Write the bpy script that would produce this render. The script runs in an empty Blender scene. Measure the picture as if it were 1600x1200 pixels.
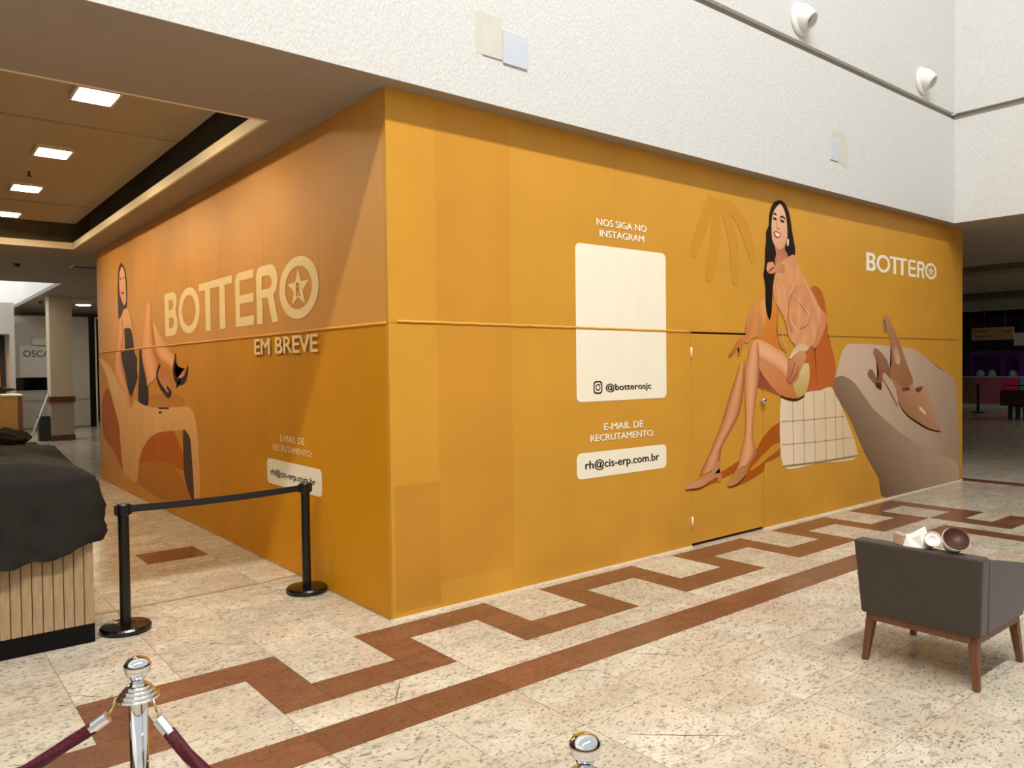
import bpy, bmesh, math, random
from mathutils import Vector, Matrix, noise
random.seed(7)
S = bpy.context.scene
COL = S.collection
PI = math.pi

# ------------------------------------------------------------------ camera, sky, light, exposure
cam_d = bpy.data.cameras.new('camera'); cam = bpy.data.objects.new('camera', cam_d); COL.objects.link(cam)
cam_d.sensor_width = 36.0; cam_d.lens = 36.0 * 1206.7 / 1600.0; cam_d.clip_start = 0.05; cam_d.clip_end = 200
CAM = Vector((-2.6742, -4.6411, 1.75))
_y, _p, _r = math.radians(51.0143), math.radians(-1.3194), math.radians(-0.6839)
_f = Vector((math.cos(_y)*math.cos(_p), math.sin(_y)*math.cos(_p), math.sin(_p)))
_r0 = Vector((math.sin(_y), -math.cos(_y), 0)); _u0 = _r0.cross(_f)
_rr = _r0*math.cos(_r) + _u0*math.sin(_r); _uu = -_r0*math.sin(_r) + _u0*math.cos(_r)
cam.matrix_world = Matrix(((_rr.x, _uu.x, -_f.x, CAM.x), (_rr.y, _uu.y, -_f.y, CAM.y), (_rr.z, _uu.z, -_f.z, CAM.z), (0, 0, 0, 1)))
S.camera = cam

world = bpy.data.worlds.new('sky'); S.world = world; world.use_nodes = True
bg = world.node_tree.nodes['Background']
bg.inputs[0].default_value = (0.93, 0.97, 1.0, 1); bg.inputs[1].default_value = SKY_STRENGTH = 0.85

# long ridge skylight high over the atrium, running parallel to the hoarding
sky_d = bpy.data.lights.new('ridge_skylight', 'AREA'); sky_o = bpy.data.objects.new('ridge_skylight', sky_d); COL.objects.link(sky_o)
sky_d.shape = 'RECTANGLE'; sky_d.size = 14.0; sky_d.size_y = 0.5; sky_d.energy = 2550.0; sky_d.color = (1.0, 0.985, 0.955)
sky_o.location = (-3.0, -6.65, 13.42)
sky_o.rotation_euler = (math.radians(33.0), 0, 0)

far_d = bpy.data.lights.new('corridor_skylight', 'AREA'); far_o = bpy.data.objects.new('corridor_skylight', far_d); COL.objects.link(far_o)
far_d.shape = 'RECTANGLE'; far_d.size = 5.0; far_d.size_y = 7.6; far_d.energy = 230.0; far_d.color = (0.96, 0.98, 1.0)
far_o.location = (-2.35, 18.6, 6.0)

S.view_settings.view_transform = 'Standard'; S.view_settings.look = 'None'
S.view_settings.gamma = 1.0; S.view_settings.use_curve_mapping = False
S.view_settings.exposure = -0.16
S.cycles.use_denoising = True

# ------------------------------------------------------------------ helpers
def lin(c):
    out = []
    for v in c[:3]:
        v = v/255.0
        out.append(v/12.92 if v <= 0.04045 else ((v+0.055)/1.055)**2.4)
    return (out[0], out[1], out[2], 1.0)

def nodes_of(name):
    m = bpy.data.materials.new(name); m.use_nodes = True
    nt = m.node_tree; b = nt.nodes['Principled BSDF']
    return m, nt, b

def mat(name, col, rough=0.5, metal=0.0, var=0.06, scale=30.0, bump=0.0, spec=0.5, stretch=(1, 1, 1), detail=4.0, coat=0.0, sheen=0.0):
    """plain coloured surface with a little procedural mottling and relief"""
    m, nt, b = nodes_of(name)
    c = lin(col)
    tc = nt.nodes.new('ShaderNodeTexCoord'); mp = nt.nodes.new('ShaderNodeMapping'); mp.inputs['Scale'].default_value = stretch
    nz = nt.nodes.new('ShaderNodeTexNoise'); nz.inputs['Scale'].default_value = scale; nz.inputs['Detail'].default_value = detail
    rp = nt.nodes.new('ShaderNodeValToRGB')
    rp.color_ramp.elements[0].position = 0.3; rp.color_ramp.elements[1].position = 0.7
    rp.color_ramp.elements[0].color = tuple(v*(1-var) for v in c[:3]) + (1,)
    rp.color_ramp.elements[1].color = tuple(min(1, v*(1+var)) for v in c[:3]) + (1,)
    L = nt.links.new
    L(tc.outputs['Object'], mp.inputs[0]); L(mp.outputs[0], nz.inputs['Vector']); L(nz.outputs[0], rp.inputs[0]); L(rp.outputs[0], b.inputs['Base Color'])
    b.inputs['Roughness'].default_value = rough; b.inputs['Metallic'].default_value = metal
    b.inputs['Specular IOR Level'].default_value = spec; b.inputs['Coat Weight'].default_value = coat
    b.inputs['Sheen Weight'].default_value = sheen
    if bump:
        bp = nt.nodes.new('ShaderNodeBump'); bp.inputs['Strength'].default_value = bump; bp.inputs['Distance'].default_value = 0.01
        L(nz.outputs[0], bp.inputs['Height']); L(bp.outputs[0], b.inputs['Normal'])
    return m

def emit(name, col, strength):
    m, nt, b = nodes_of(name)
    b.inputs['Base Color'].default_value = lin(col); b.inputs['Emission Color'].default_value = lin(col)
    b.inputs['Emission Strength'].default_value = strength
    return m

def obj(name, mesh, m=None, parent=None, loc=None, smooth=False):
    if isinstance(mesh, bmesh.types.BMesh):
        me = bpy.data.meshes.new(name); mesh.to_mesh(me); mesh.free(); mesh = me
    o = bpy.data.objects.new(name, mesh); COL.objects.link(o)
    if m is not None and len(mesh.materials) == 0: mesh.materials.append(m)
    if smooth:
        for p in mesh.polygons: p.use_smooth = True
    if parent is not None: o.parent = parent
    if loc is not None: o.location = loc
    return o

def tag(o, label, cat, group=None):
    o['label'] = label; o['category'] = cat
    if group: o['group'] = group
    return o

def thing(name, label, cat, loc=(0, 0, 0), rz=0, group=None):
    o = bpy.data.objects.new(name, None); COL.objects.link(o); o.empty_display_size = 0.1
    o.location = loc; o.rotation_euler = (0, 0, rz)
    return tag(o, label, cat, group)

def struct(name, mesh, m, parent=None, label=None):
    o = obj(name, mesh, m, parent)
    if parent is None: o['kind'] = 'structure'
    if label: o['label'] = label
    return o

def box(x0, x1, y0, y1, z0, z1, bm=None, bev=0.0, seg=2):
    new = bm is None
    bm = bm or bmesh.new()
    vs = [bm.verts.new((x, y, z)) for x in (x0, x1) for y in (y0, y1) for z in (z0, z1)]
    fs = []
    for q in ((0, 1, 3, 2), (4, 6, 7, 5), (0, 4, 5, 1), (2, 3, 7, 6), (0, 2, 6, 4), (1, 5, 7, 3)):
        fs.append(bm.faces.new([vs[i] for i in q]))
    if bev:
        es = list({e for f in fs for e in f.edges})
        bmesh.ops.bevel(bm, geom=es, offset=bev, segments=seg, profile=0.5, affect='EDGES')
    return bm

def hexa(bot, top, bm=None, bev=0.0):
    """solid from 4 bottom + 4 top corners"""
    bm = bm or bmesh.new()
    b = [bm.verts.new(v) for v in bot]; t = [bm.verts.new(v) for v in top]
    fs = [bm.faces.new(b[::-1]), bm.faces.new(t)]
    for i in range(4):
        j = (i+1) % 4; fs.append(bm.faces.new((b[i], b[j], t[j], t[i])))
    if bev: bmesh.ops.bevel(bm, geom=list({e for f in fs for e in f.edges}), offset=bev, segments=3, profile=0.5, affect='EDGES')
    bmesh.ops.recalc_face_normals(bm, faces=bm.faces)
    return bm

def lathe(prof, n=32, bm=None, M=None):
    bm = bm or bmesh.new(); rings = []
    for r, z in prof:
        if r < 1e-6: rings.append([bm.verts.new((0, 0, z))])
        else: rings.append([bm.verts.new((r*math.cos(2*PI*i/n), r*math.sin(2*PI*i/n), z)) for i in range(n)])
    nv = [v for r in rings for v in r]
    for a, b in zip(rings, rings[1:]):
        for i in range(n):
            j = (i+1) % n
            if len(a) == 1 and len(b) == 1: continue
            if len(a) == 1: bm.faces.new((a[0], b[j], b[i]))
            elif len(b) == 1: bm.faces.new((a[i], a[j], b[0]))
            else: bm.faces.new((a[i], a[j], b[j], b[i]))
    for r in (rings[0], rings[-1]):
        if len(r) > 1: bm.faces.new(r if r is rings[-1] else r[::-1])
    bmesh.ops.recalc_face_normals(bm, faces=bm.faces)
    if M is not None: bmesh.ops.transform(bm, matrix=M, verts=nv)
    return bm

def tube(pts, rad, n=10, bm=None, twist=0.0, lobes=0):
    bm = bm or bmesh.new(); pts = [Vector(p) for p in pts]; rings = []
    up = Vector((0, 0, 1))
    for i, p in enumerate(pts):
        d = (pts[min(i+1, len(pts)-1)] - pts[max(i-1, 0)]).normalized()
        a = d.cross(up)
        if a.length < 1e-3: a = d.cross(Vector((1, 0, 0)))
        a.normalize(); b = a.cross(d)
        r = rad[i] if isinstance(rad, (list, tuple)) else rad
        ring = []
        for k in range(n):
            t = 2*PI*k/n
            rr = r*(1 + (0.13*math.cos(lobes*t + twist*i) if lobes else 0))
            ring.append(bm.verts.new(p + a*rr*math.cos(t) + b*rr*math.sin(t)))
        rings.append(ring)
    for A, B in zip(rings, rings[1:]):
        for k in range(n):
            j = (k+1) % n; bm.faces.new((A[k], A[j], B[j], B[k]))
    bm.faces.new(rings[0][::-1]); bm.faces.new(rings[-1])
    bmesh.ops.recalc_face_normals(bm, faces=bm.faces)
    return bm

def copy_tree(o, parent=None):
    c = o.copy(); COL.objects.link(c); c.parent = parent
    for ch in list(o.children): copy_tree(ch, c)
    return c

def holed(x0, x1, y0, y1, holes):
    xs = sorted({x0, x1, *[h[0] for h in holes], *[h[1] for h in holes]}); ys = sorted({y0, y1, *[h[2] for h in holes], *[h[3] for h in holes]})
    xs = [x for x in xs if x0 <= x <= x1]; ys = [y for y in ys if y0 <= y <= y1]
    out = []
    for a, b in zip(xs, xs[1:]):
        for c, d in zip(ys, ys[1:]):
            mx, my = (a+b)/2, (c+d)/2
            if not any(h[0] < mx < h[1] and h[2] < my < h[3] for h in holes): out.append((a, b, c, d))
    return out

# ------------------------------------------------------------------ materials
def granite(name, base, dark, light, warm, rough, tiles=False, speck=1.0):
    m, nt, b = nodes_of(name); L = nt.links.new
    g = nt.nodes.new('ShaderNodeNewGeometry'); oi = nt.nodes.new('ShaderNodeObjectInfo')
    mul = nt.nodes.new('ShaderNodeMath'); mul.operation = 'MULTIPLY'; mul.inputs[1].default_value = 60.0
    L(oi.outputs['Random'], mul.inputs[0])
    add = nt.nodes.new('ShaderNodeVectorMath'); add.operation = 'ADD'
    L(g.outputs['Position'], add.inputs[0]); L(mul.outputs[0], add.inputs[1])
    rot = nt.nodes.new('ShaderNodeMapping'); rot.inputs['Rotation'].default_value = (0, 0, math.radians(-42)); rot.inputs['Scale'].default_value = (0.55, 1.0, 1.0)
    L(add.outputs[0], rot.inputs[0])
    def nz(scale, det, vec=rot, dist=0.0):
        n = nt.nodes.new('ShaderNodeTexNoise'); n.inputs['Scale'].default_value = scale; n.inputs['Detail'].default_value = det; n.inputs['Distortion'].default_value = dist
        L(vec.outputs[0], n.inputs['Vector']); return n
    def ramp(src, p0, p1, c0=(0, 0, 0, 1), c1=(1, 1, 1, 1)):
        r = nt.nodes.new('ShaderNodeValToRGB'); r.color_ramp.elements[0].position = p0; r.color_ramp.elements[1].position = p1
        r.color_ramp.elements[0].color = c0; r.color_ramp.elements[1].color = c1; L(src, r.inputs[0]); return r
    def mix(fac, a, c):
        x = nt.nodes.new('ShaderNodeMix'); x.data_type = 'RGBA'
        L(fac, x.inputs[0])
        if isinstance(a, tuple): x.inputs[6].default_value = a
        else: L(a, x.inputs[6])
        if isinstance(c, tuple): x.inputs[7].default_value = c
        else: L(c, x.inputs[7])
        return x.outputs[2]
    n1 = nz(7.0, 5.0, dist=0.6); n2 = nz(75.0, 3.0, dist=0.3); n3 = nz(34.0, 6.0, dist=0.8); n4 = nz(2.2, 2.0)
    c = mix(ramp(n1.outputs[0], 0.35, 0.68).outputs[0], lin(base), lin(light))
    c = mix(ramp(n4.outputs[0], 0.45, 0.75).outputs[0], c, lin(warm))
    if speck:
        s = ramp(n2.outputs[0], 0.585, 0.66); sm = nt.nodes.new('ShaderNodeMath'); sm.operation = 'MULTIPLY'; sm.inputs[1].default_value = 0.72*speck
        L(s.outputs[0], sm.inputs[0]); c = mix(sm.outputs[0], c, lin(dark))
        v = ramp(n3.outputs[0], 0.53, 0.72); vm = nt.nodes.new('ShaderNodeMath'); vm.operation = 'MULTIPLY'; vm.inputs[1].default_value = 0.55*speck
        L(v.outputs[0], vm.inputs[0]); c = mix(vm.outputs[0], c, lin(dark))
    # tone of each single tile
    hv = nt.nodes.new('ShaderNodeHueSaturation'); L(c, hv.inputs['Color'])
    t = nt.nodes.new('ShaderNodeMapRange'); t.inputs['To Min'].default_value = 0.9; t.inputs['To Max'].default_value = 1.08; L(oi.outputs['Random'], t.inputs[0]); L(t.outputs[0], hv.inputs['Value'])
    c = hv.outputs[0]
    if tiles:
        bk = nt.nodes.new('ShaderNodeTexBrick'); bk.offset = 0.0; bk.inputs['Scale'].default_value = 1.0
        bk.inputs['Brick Width'].default_value = 0.535; bk.inputs['Row Height'].default_value = 0.535; bk.inputs['Mortar Size'].default_value = 0.004
        L(g.outputs['Position'], bk.inputs['Vector'])
        c = mix(bk.outputs['Fac'], c, lin((120, 100, 80)))
    L(c, b.inputs['Base Color']); b.inputs['Roughness'].default_value = rough
    b.inputs['Specular IOR Level'].default_value = 0.45
    return m

M_cream = granite('granite_cream', (190, 179, 158), (80, 66, 56), (214, 203, 182), (194, 174, 150), 0.2)
M_cream_far = granite('granite_cream_far', (186, 174, 154), (110, 94, 80), (226, 212, 190), (212, 188, 160), 0.16, tiles=True, speck=0.6)
M_brown = granite('granite_brown', (116, 74, 51), (76, 46, 32), (130, 86, 61), (112, 73, 53), 0.24, speck=0.8)
M_grout = mat('grout', (128, 104, 82), 0.9, var=0.1)
M_stucco = mat('stucco_white', (214, 213, 209), 0.85, var=0.07, scale=75, bump=0.6, stretch=(1, 1, 0.5), detail=8)
M_white = mat('paint_white', (232, 230, 226), 0.7, var=0.02, scale=8)
M_ceil = mat('ceiling_paint', (158, 146, 131), 0.85, var=0.03, scale=6)
M_ceil_in = mat('ceiling_panel_paint', (166, 150, 126), 0.85, var=0.03, scale=5)
M_void = mat('ceiling_void', (118, 108, 84), 0.9, var=0.1, scale=4)
M_trim = mat('trim_cream', (240, 222, 190), 0.6, var=0.02)
M_groove = mat('groove_grey', (150, 142, 130), 0.85, var=0.04)
M_dark = mat('dark_shop', (46, 46, 46), 0.5, var=0.1, scale=3)
M_black = mat('black_paint', (16, 14, 13), 0.32, var=0.1)
M_blackgloss = mat('black_gloss', (14, 12, 11), 0.14, var=0.1)
M_belt = mat('black_webbing', (20, 15, 13), 0.7, var=0.2, scale=300, bump=0.2)
M_chrome = mat('chrome', (226, 226, 228), 0.07, 1.0, var=0.02)
M_alu = mat('ferrule_metal', (222, 224, 230), 0.28, 0.85, var=0.03)
M_brass = mat('hook_metal', (226, 212, 176), 0.2, 1.0, var=0.03)
M_rope = mat('burgundy_rope', (74, 14, 28), 0.6, var=0.25, scale=120, bump=0.4, spec=0.3)
M_uph = mat('upholstery_taupe', (60, 49, 41), 0.6, var=0.1, scale=220, bump=0.12, sheen=0.15)
M_walnut = mat('walnut_wood', (112, 68, 42), 0.38, var=0.22, scale=14, stretch=(4, 4, 0.6), detail=6)
M_slat = mat('oak_slat', (166, 138, 102), 0.55, var=0.22, scale=9, stretch=(6, 6, 0.7), detail=6)
M_cloth = mat('black_cloth', (40, 35, 31), 0.9, var=0.12, scale=60, bump=0.15, spec=0.2)
M_kraft = mat('box_tan', (176, 132, 72), 0.65, var=0.08, scale=12)
M_paper = mat('paper_white', (238, 234, 226), 0.6, var=0.03, scale=40)
M_choc = mat('brown_liner', (74, 34, 16), 0.5, var=0.25, scale=40)
M_plate = mat('plate_grey', (200, 206, 214), 0.5, var=0.03)
M_patch = mat('repaint_patch', (208, 204, 192), 0.9, var=0.04, scale=10, bump=0.2)
M_bin = mat('bin_grey', (64, 64, 64), 0.35, 0.4, var=0.08)
M_glass_dark = mat('dark_glass', (18, 18, 20), 0.06, var=0.1)

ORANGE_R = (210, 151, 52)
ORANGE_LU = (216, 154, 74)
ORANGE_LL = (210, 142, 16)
def vinyl(name, col, var=0.05, rough=0.48):
    m = mat(name, col, rough, var=var, scale=1.6, spec=0.22, detail=3)
    nt = m.node_tree; b = nt.nodes['Principled BSDF']
    nz = nt.nodes.new('ShaderNodeTexNoise'); nz.inputs['Scale'].default_value = 90; nz.inputs['Detail'].default_value = 3
    g = nt.nodes.new('ShaderNodeNewGeometry'); nt.links.new(g.outputs['Position'], nz.inputs['Vector'])
    bp = nt.nodes.new('ShaderNodeBump'); bp.inputs['Strength'].default_value = 0.12; bp.inputs['Distance'].default_value = 0.004
    nt.links.new(nz.outputs[0], bp.inputs['Height']); nt.links.new(bp.outputs[0], b.inputs['Normal'])
    return m
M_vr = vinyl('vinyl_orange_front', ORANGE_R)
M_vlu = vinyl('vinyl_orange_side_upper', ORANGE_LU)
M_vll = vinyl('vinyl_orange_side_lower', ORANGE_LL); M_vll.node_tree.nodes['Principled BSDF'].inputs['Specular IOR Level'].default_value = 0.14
M_vr2 = vinyl('vinyl_amber_column', (206, 144, 50))
M_vr3 = vinyl('vinyl_ochre_block', (200, 139, 48))
M_seam = vinyl('vinyl_seam_bead', (224, 164, 68))
M_print = None
def print_material():
    m, nt, b = nodes_of('printed_vinyl')
    at = nt.nodes.new('ShaderNodeAttribute'); at.attribute_name = 'Col'
    nt.links.new(at.outputs['Color'], b.inputs['Base Color']); b.inputs['Roughness'].default_value = 0.55; b.inputs['Specular IOR Level'].default_value = 0.1
    return m
M_print = print_material()
M_ink_cream = mat('ink_cream', (250, 222, 168), 0.5, spec=0.22, var=0.03, scale=6)
M_ink_white = mat('ink_white', (250, 240, 214), 0.5, spec=0.22, var=0.02, scale=6)
M_ink_black = mat('ink_black', (22, 18, 16), 0.5, spec=0.22, var=0.05)
M_ink_orange = mat('ink_orange', (176, 112, 40), 0.5, spec=0.22, var=0.03)

# ------------------------------------------------------------------ floor
H = 3.662
U_ = 0.2675
CR, BR = 'c', 'b'
rects = []
def cuts(a, b, x0, step):
    k = math.floor((a-x0)/step); xs = [a]
    while x0+step*(k+1) < b-1e-4:
        k += 1
        if x0+step*k > a+1e-4: xs.append(x0+step*k)
    return list(zip(xs, xs[1:]+[b]))
XW, XE, YS, YN = -4.625, 13.03, -6.7725, 9.01
# corridor side, west of and in front of the hoarding
for a, b in cuts(XW, 7.145, -0.345, 0.535):
    ycuts = cuts(-0.085, YN, -0.085, 0.535)
    if abs(a+0.88) < 0.01:
        ycuts = [c for c in ycuts if c[1] < 2.6] + [(2.59, 2.825), ('b', 2.825, 3.305), (3.305, 3.66)] + [c for c in ycuts if c[0] > 3.6]
    for c in ycuts:
        k = CR
        if c[0] == 'b': c = c[1:]; k = BR
        if a > 0.03 and c[0] > 0.03: continue
        rects.append((a, b, c[0], c[1], k))
for k in range(-3, 5):
    x = -0.345+1.605*k
    for i in range(2): rects.append((x+i*.535, x+(i+1)*.535, -0.3525, -0.085, BR))
    if k < 4:
        rects.append((x+.8025, x+1.07, -0.8875, -0.3525, BR))
        rects.append((x+1.07, x+1.605, -0.8875, -0.62, BR)); rects.append((x+1.605, x+1.8725, -0.8875, -0.62, BR))
        rects.append((x+1.605, x+1.8725, -0.62, -0.3525, BR))
        rects.append((x+1.07, x+1.605, -0.62, -0.085, CR))
        rects.append((x+.2675, x+.8025, -0.8875, -0.3525, CR))
for a, b in cuts(XW, 6.075, -0.0775, 0.535):
    rects.append((a, b, -1.155, -0.8875, CR)); rects.append((a, b, -1.4225, -1.155, BR))
for a, b in cuts(XW, 5.8075, -0.0775, 0.535):
    for c, d in cuts(YS, -1.4225, -1.4225, 0.535): rects.append((a, b, c, d, CR))
for m in range(0, 4):
    y = -0.085-1.3375*m
    if m == 0: rects.append((6.8775, 7.145, y-.8025, y-.2675, BR))
    else:
        rects.append((6.8775, 7.145, y-.535, y, BR)); rects.append((6.8775, 7.145, y-.8025, y-.535, BR))
        rects.append((6.61, 6.8775, y-.2675, y, BR)); rects.append((6.3425, 6.61, y-.2675, y+.2675, BR))
    rects.append((6.8775, 7.145, y-1.07, y-.8025, BR)); rects.append((6.3425, 6.8775, y-1.07, y-.8025, BR))
    rects.append((6.3425, 6.8775, y-.8025, y-.2675, CR)); rects.append((6.61, 7.145, y-1.3375, y-1.07, CR))
for a, b in cuts(YS, -0.8875, -0.8875, 0.535): rects.append((6.075, 6.3425, a, b, CR))
for a, b in cuts(YS, -1.4225, -1.4225, 0.535): rects.append((5.8075, 6.075, a, b, BR))
rects.append((6.3425, 7.145, YS, -5.435, CR))
ex = [c for c in cuts(7.145, XE, 7.145, 0.535) if not 9.2 < c[0] < 9.5] + [(9.285, 9.52), (9.52, 9.82)]
for a, b in ex:
    for c, d in cuts(YS, 6.87, -0.085, 0.535):
        if b < 9.57 and c > 0.03: continue
        rects.append((a, b, c, d, BR if abs(a-9.52) < 0.01 else CR))

floor = struct('floor', (lambda bm: bm)(box(XW, XE, YS, YN, -0.03, -0.0025)), M_grout)
def in_view(x, y):
    d = Vector((x, y, 0))-CAM; z = d.dot(_f)
    if z < 0.6: return False, z
    u = 800+1206.7*d.dot(_rr)/z; v = 600-1206.7*d.dot(_uu)/z
    return (-60 < u < 1660 and v < 1290), z
tile_mesh = {}
rest = {CR: bmesh.new(), BR: bmesh.new()}
ntile = 0
cand = []
for (a, b, c, d, k) in rects:
    vis, z = in_view((a+b)/2, (c+d)/2)
    cand.append((z if vis else 999, a, b, c, d, k))
cand.sort()
for (z, a, b, c, d, k) in cand:
    w, h = round(b-a, 3), round(d-c, 3)
    if z < 10.8 and ntile < 298:
        key = (w, h, k)
        if key not in tile_mesh:
            bm = box(-w/2+.0015, w/2-.0015, -h/2+.0015, h/2-.0015, -0.01, 0.0)
            me = bpy.data.meshes.new('floor_tile'); bm.to_mesh(me); bm.free()
            me.materials.append(M_cream if k == CR else M_brown); tile_mesh[key] = me
        o = obj('floor_tile' if k == CR else 'border_tile', tile_mesh[key], parent=floor, loc=((a+b)/2, (c+d)/2, 0)); ntile += 1
    else:
        box(a+.0015, b-.0015, c+.0015, d-.0015, -0.01, 0.0, rest[k])
o = obj('floor_tiles_beyond', rest[CR], M_cream, floor); o['kind'] = 'stuff'
o = obj('border_tiles_beyond', rest[BR], M_brown, floor); o['kind'] = 'stuff'
bm = bmesh.new()
for a, b, c, d in holed(-12, 34, -14, 27, [(XW, XE, YS, YN)]): box(a, b, c, d, -0.03, 0.0, bm)
obj('distant_floor', bm, M_cream_far, floor)

M_crack = mat('stone_crack', (104, 84, 66), .7, var=.2)
for (ax, ay), (bx_, by_) in [[(0.018, -2.169), (0.376, -2.49)], [(0.334, -1.44), (0.439, -1.505)], [(0.784, -1.45), (1.014, -1.704)], [(-0.799, 1.647), (-0.363, 1.151)], [(-1.175, 0.477), (-0.878, 0.159)], [(-1.951, 0.099), (-1.803, -0.07)], [(-0.475, -0.899), (-0.66, -1.152)], [(1.975, -1.958), (2.123, -2.054)]]:
    bm = bmesh.new(); d = Vector((bx_-ax, by_-ay, 0)); nrm = Vector((-d.y, d.x, 0)).normalized(); row = []
    for i in range(13):
        t = i/12; q = Vector((ax, ay, .0006))+d*t+nrm*.012*noise.noise(Vector((ax*7+t*4, ay*3, 1))); w = .0032*(.25+math.sin(PI*t))
        row.append((bm.verts.new(q-nrm*w), bm.verts.new(q+nrm*w)))
    for (a, b), (c, e) in zip(row, row[1:]): bm.faces.new((a, c, e, b))
    bmesh.ops.recalc_face_normals(bm, faces=bm.faces); obj('stone_crack', bm, M_crack, floor)

# ------------------------------------------------------------------ atrium walls above, ceilings
up = bmesh.new(); box(-10, 8.9, -0.15, -0.142, H, 5.085, up); box(-10, 8.9, -0.142, 0.12, H+0.09, 5.085, up)
wall_n = struct('wall_north', up, M_stucco)
obj('upper_wall', box(-10, 8.9, -0.15, 0.12, 5.17, 8.2), M_stucco, wall_n)
obj('wall_groove', box(-10, 8.96, -0.10, 0.12, 5.085, 5.17), M_groove, wall_n)
ew = bmesh.new(); box(8.9, 8.908, -14, -0.15, H, 5.085, ew); box(8.908, 9.15, -14, -0.15, H+0.09, 5.085, ew)
wall_e = struct('wall_east', ew, M_stucco)
obj('upper_wall', box(8.9, 9.15, -14, -0.15, 5.17, 8.2), M_stucco, wall_e)
obj('wall_groove', box(8.95, 9.15, -14, -0.10, 5.085, 5.17), M_groove, wall_e)
ws = struct('wall_south', box(-10.3, 9.15, -14.3, -14, H, 8.2), M_white); M_shopdim = mat('shop_dim', (96, 84, 72), .6, var=.2, scale=.7)
obj('shop_fronts', box(-10.3, 9.15, -14.3, -14, 0, H), M_shopdim, ws)
ww = struct('wall_west', box(-10.3, -10, -14, -0.15, H, 8.2), M_white)
obj('shop_fronts', box(-10.3, -10, -14, -0.15, 0, H), M_shopdim, ww)

COF = (-2.3, -0.345, 1.18, 9.1)
SKY = (-5.0, 0.33, 14.6, 22.55)
RC = (14.5, 16.5, -12, 6)
ceil = bmesh.new()
for a, b, c, d in holed(-10.3, 34, -0.142, 27, [COF, SKY, RC]): box(a, b, c, d, H, H+0.09, ceil)
for a, b, c, d in holed(8.908, 34, -14.3, -0.142, [RC]): box(a, b, c, d, H, H+0.09, ceil)
ceiling = struct('ceiling', ceil, M_ceil)
# coffer over the corridor
bm = bmesh.new()
x0, x1, y0, y1 = COF
T = 0.025
obj('coffer_lip', box(x1-T, x1, y0, y1, H-0.004, H+0.095), M_trim, ceiling)
obj('coffer_lip', box(x0, x0+T, y0, y1, H-0.004, H+0.095), M_trim, ceiling)
obj('coffer_lip', box(x0+T, x1-T, y1-T, y1, H-0.004, H+0.095), M_trim, ceiling)
obj('coffer_lip', box(x0+T, x1-T, y0, y0+T, H-0.004, H+0.095), M_trim, ceiling)
vx0, vx1, vy0, vy1, vz = x0-0.25, x1+0.25, y0-0.25, y1+0.2, H+0.62
for nm, bx in (('coffer_side', (vx1, vx1+.03, vy0, vy1, H+.09, vz)), ('coffer_side', (vx0-.03, vx0, vy0, vy1, H+.09, vz)), ('coffer_side', (vx0, vx1, vy1, vy1+.03, H+.09, vz)), ('coffer_side', (vx0, vx1, vy0-.03, vy0, H+.09, vz)), ('coffer_top', (vx0, vx1, vy0, vy1, vz, vz+.03))):
    obj(nm, box(*bx), M_void, ceiling)
ZI = H+0.30
for a, b in ((1.3, 3.225), (3.265, 7.09), (7.13, 8.53)):
    obj('ceiling_panel', box(-2.24, -0.42, a, b, ZI, ZI+0.03), M_ceil_in, ceiling)
# daylight shaft further down the corridor
x0, x1, y0, y1 = SKY
for bx in ((x1, x1+.1, y0, y1, H+.09, H+2.4), (x0-.1, x0, y0, y1, H+.09, H+2.4), (x0, x1, y1, y1+.1, H+.09, H+2.4), (x0, x1, y0-.1, y0, H+.09, H+2.4)):
    obj('skylight_shaft_side', box(*bx), M_white, ceiling)
x0, x1, y0, y1 = RC
obj('coffer_top', box(x0-.02, x1+.02, y0-.02, y1+.02, H+0.45, H+0.48), M_void, ceiling)
for bx in ((x1, x1+.03, y0, y1, H+.09, H+.45), (x0-.03, x0, y0, y1, H+.09, H+.45), (x0, x1, y1, y1+.03, H+.09, H+.45), (x0, x1, y0-.03, y0, H+.09, H+.45)):
    obj('coffer_side', box(*bx), M_void, ceiling)
struct('trim_1', box(24.6, 25.0, -12, 14, 3.36, H), mat('beam_grey', (176, 178, 178), 0.8))
struct('trim_2', box(21.4, 22.2, -12, 14, 3.50, H), mat('beam_brown', (96, 84, 74), 0.8))
# outer shell that closes the building
struct('wall_far_right', box(33.5, 34, -14, 27, 0, H), M_dark)
struct('wall_far_left', box(-10.3, -10, -0.15, 27, 0, H), M_shopdim)
struct('wall_back', box(2.9, 34, 26.5, 27, 0, H), M_dark)
struct('wall_far_south', box(9.15, 34, -14.3, -14, 0, H), M_dark)

# ------------------------------------------------------------------ lights in the corridor
M_lamp = emit('lamp_diffuser', (255, 234, 192), 145.0)
M_lampframe = mat('lamp_frame', (214, 200, 176), 0.5)
LAMPS = [(2.24, 'nearest the atrium'), (4.27, 'second from the atrium'), (6.16, 'third from the atrium, past the sprinkler'), (8.06, 'furthest into the corridor')]
lm = None
for y, w in LAMPS:
    t = thing('ceiling_light', 'square warm white ceiling light in the coffer, ' + w, 'ceiling light', (-1.33, y, ZI), group='square lights in the corridor coffer')
    if lm is None:
        bm = bmesh.new()
        for a, b, c, d in holed(-.16, .16, -.19, .19, [(-.14, .14, -.17, .17)]): box(a, b, c, d, -.035, 0, bm)
        fr = obj('frame', bm, M_lampframe, t); df = obj('diffuser', box(-.14, .14, -.17, .17, -.028, -.006), M_lamp, t); lm = (fr.data, df.data)
    else:
        obj('frame', lm[0], parent=t); obj('diffuser', lm[1], parent=t)
t = thing('ceiling_light', 'round white ceiling light beside the far pillar', 'ceiling light', (1.72, 20.1, H))
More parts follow.
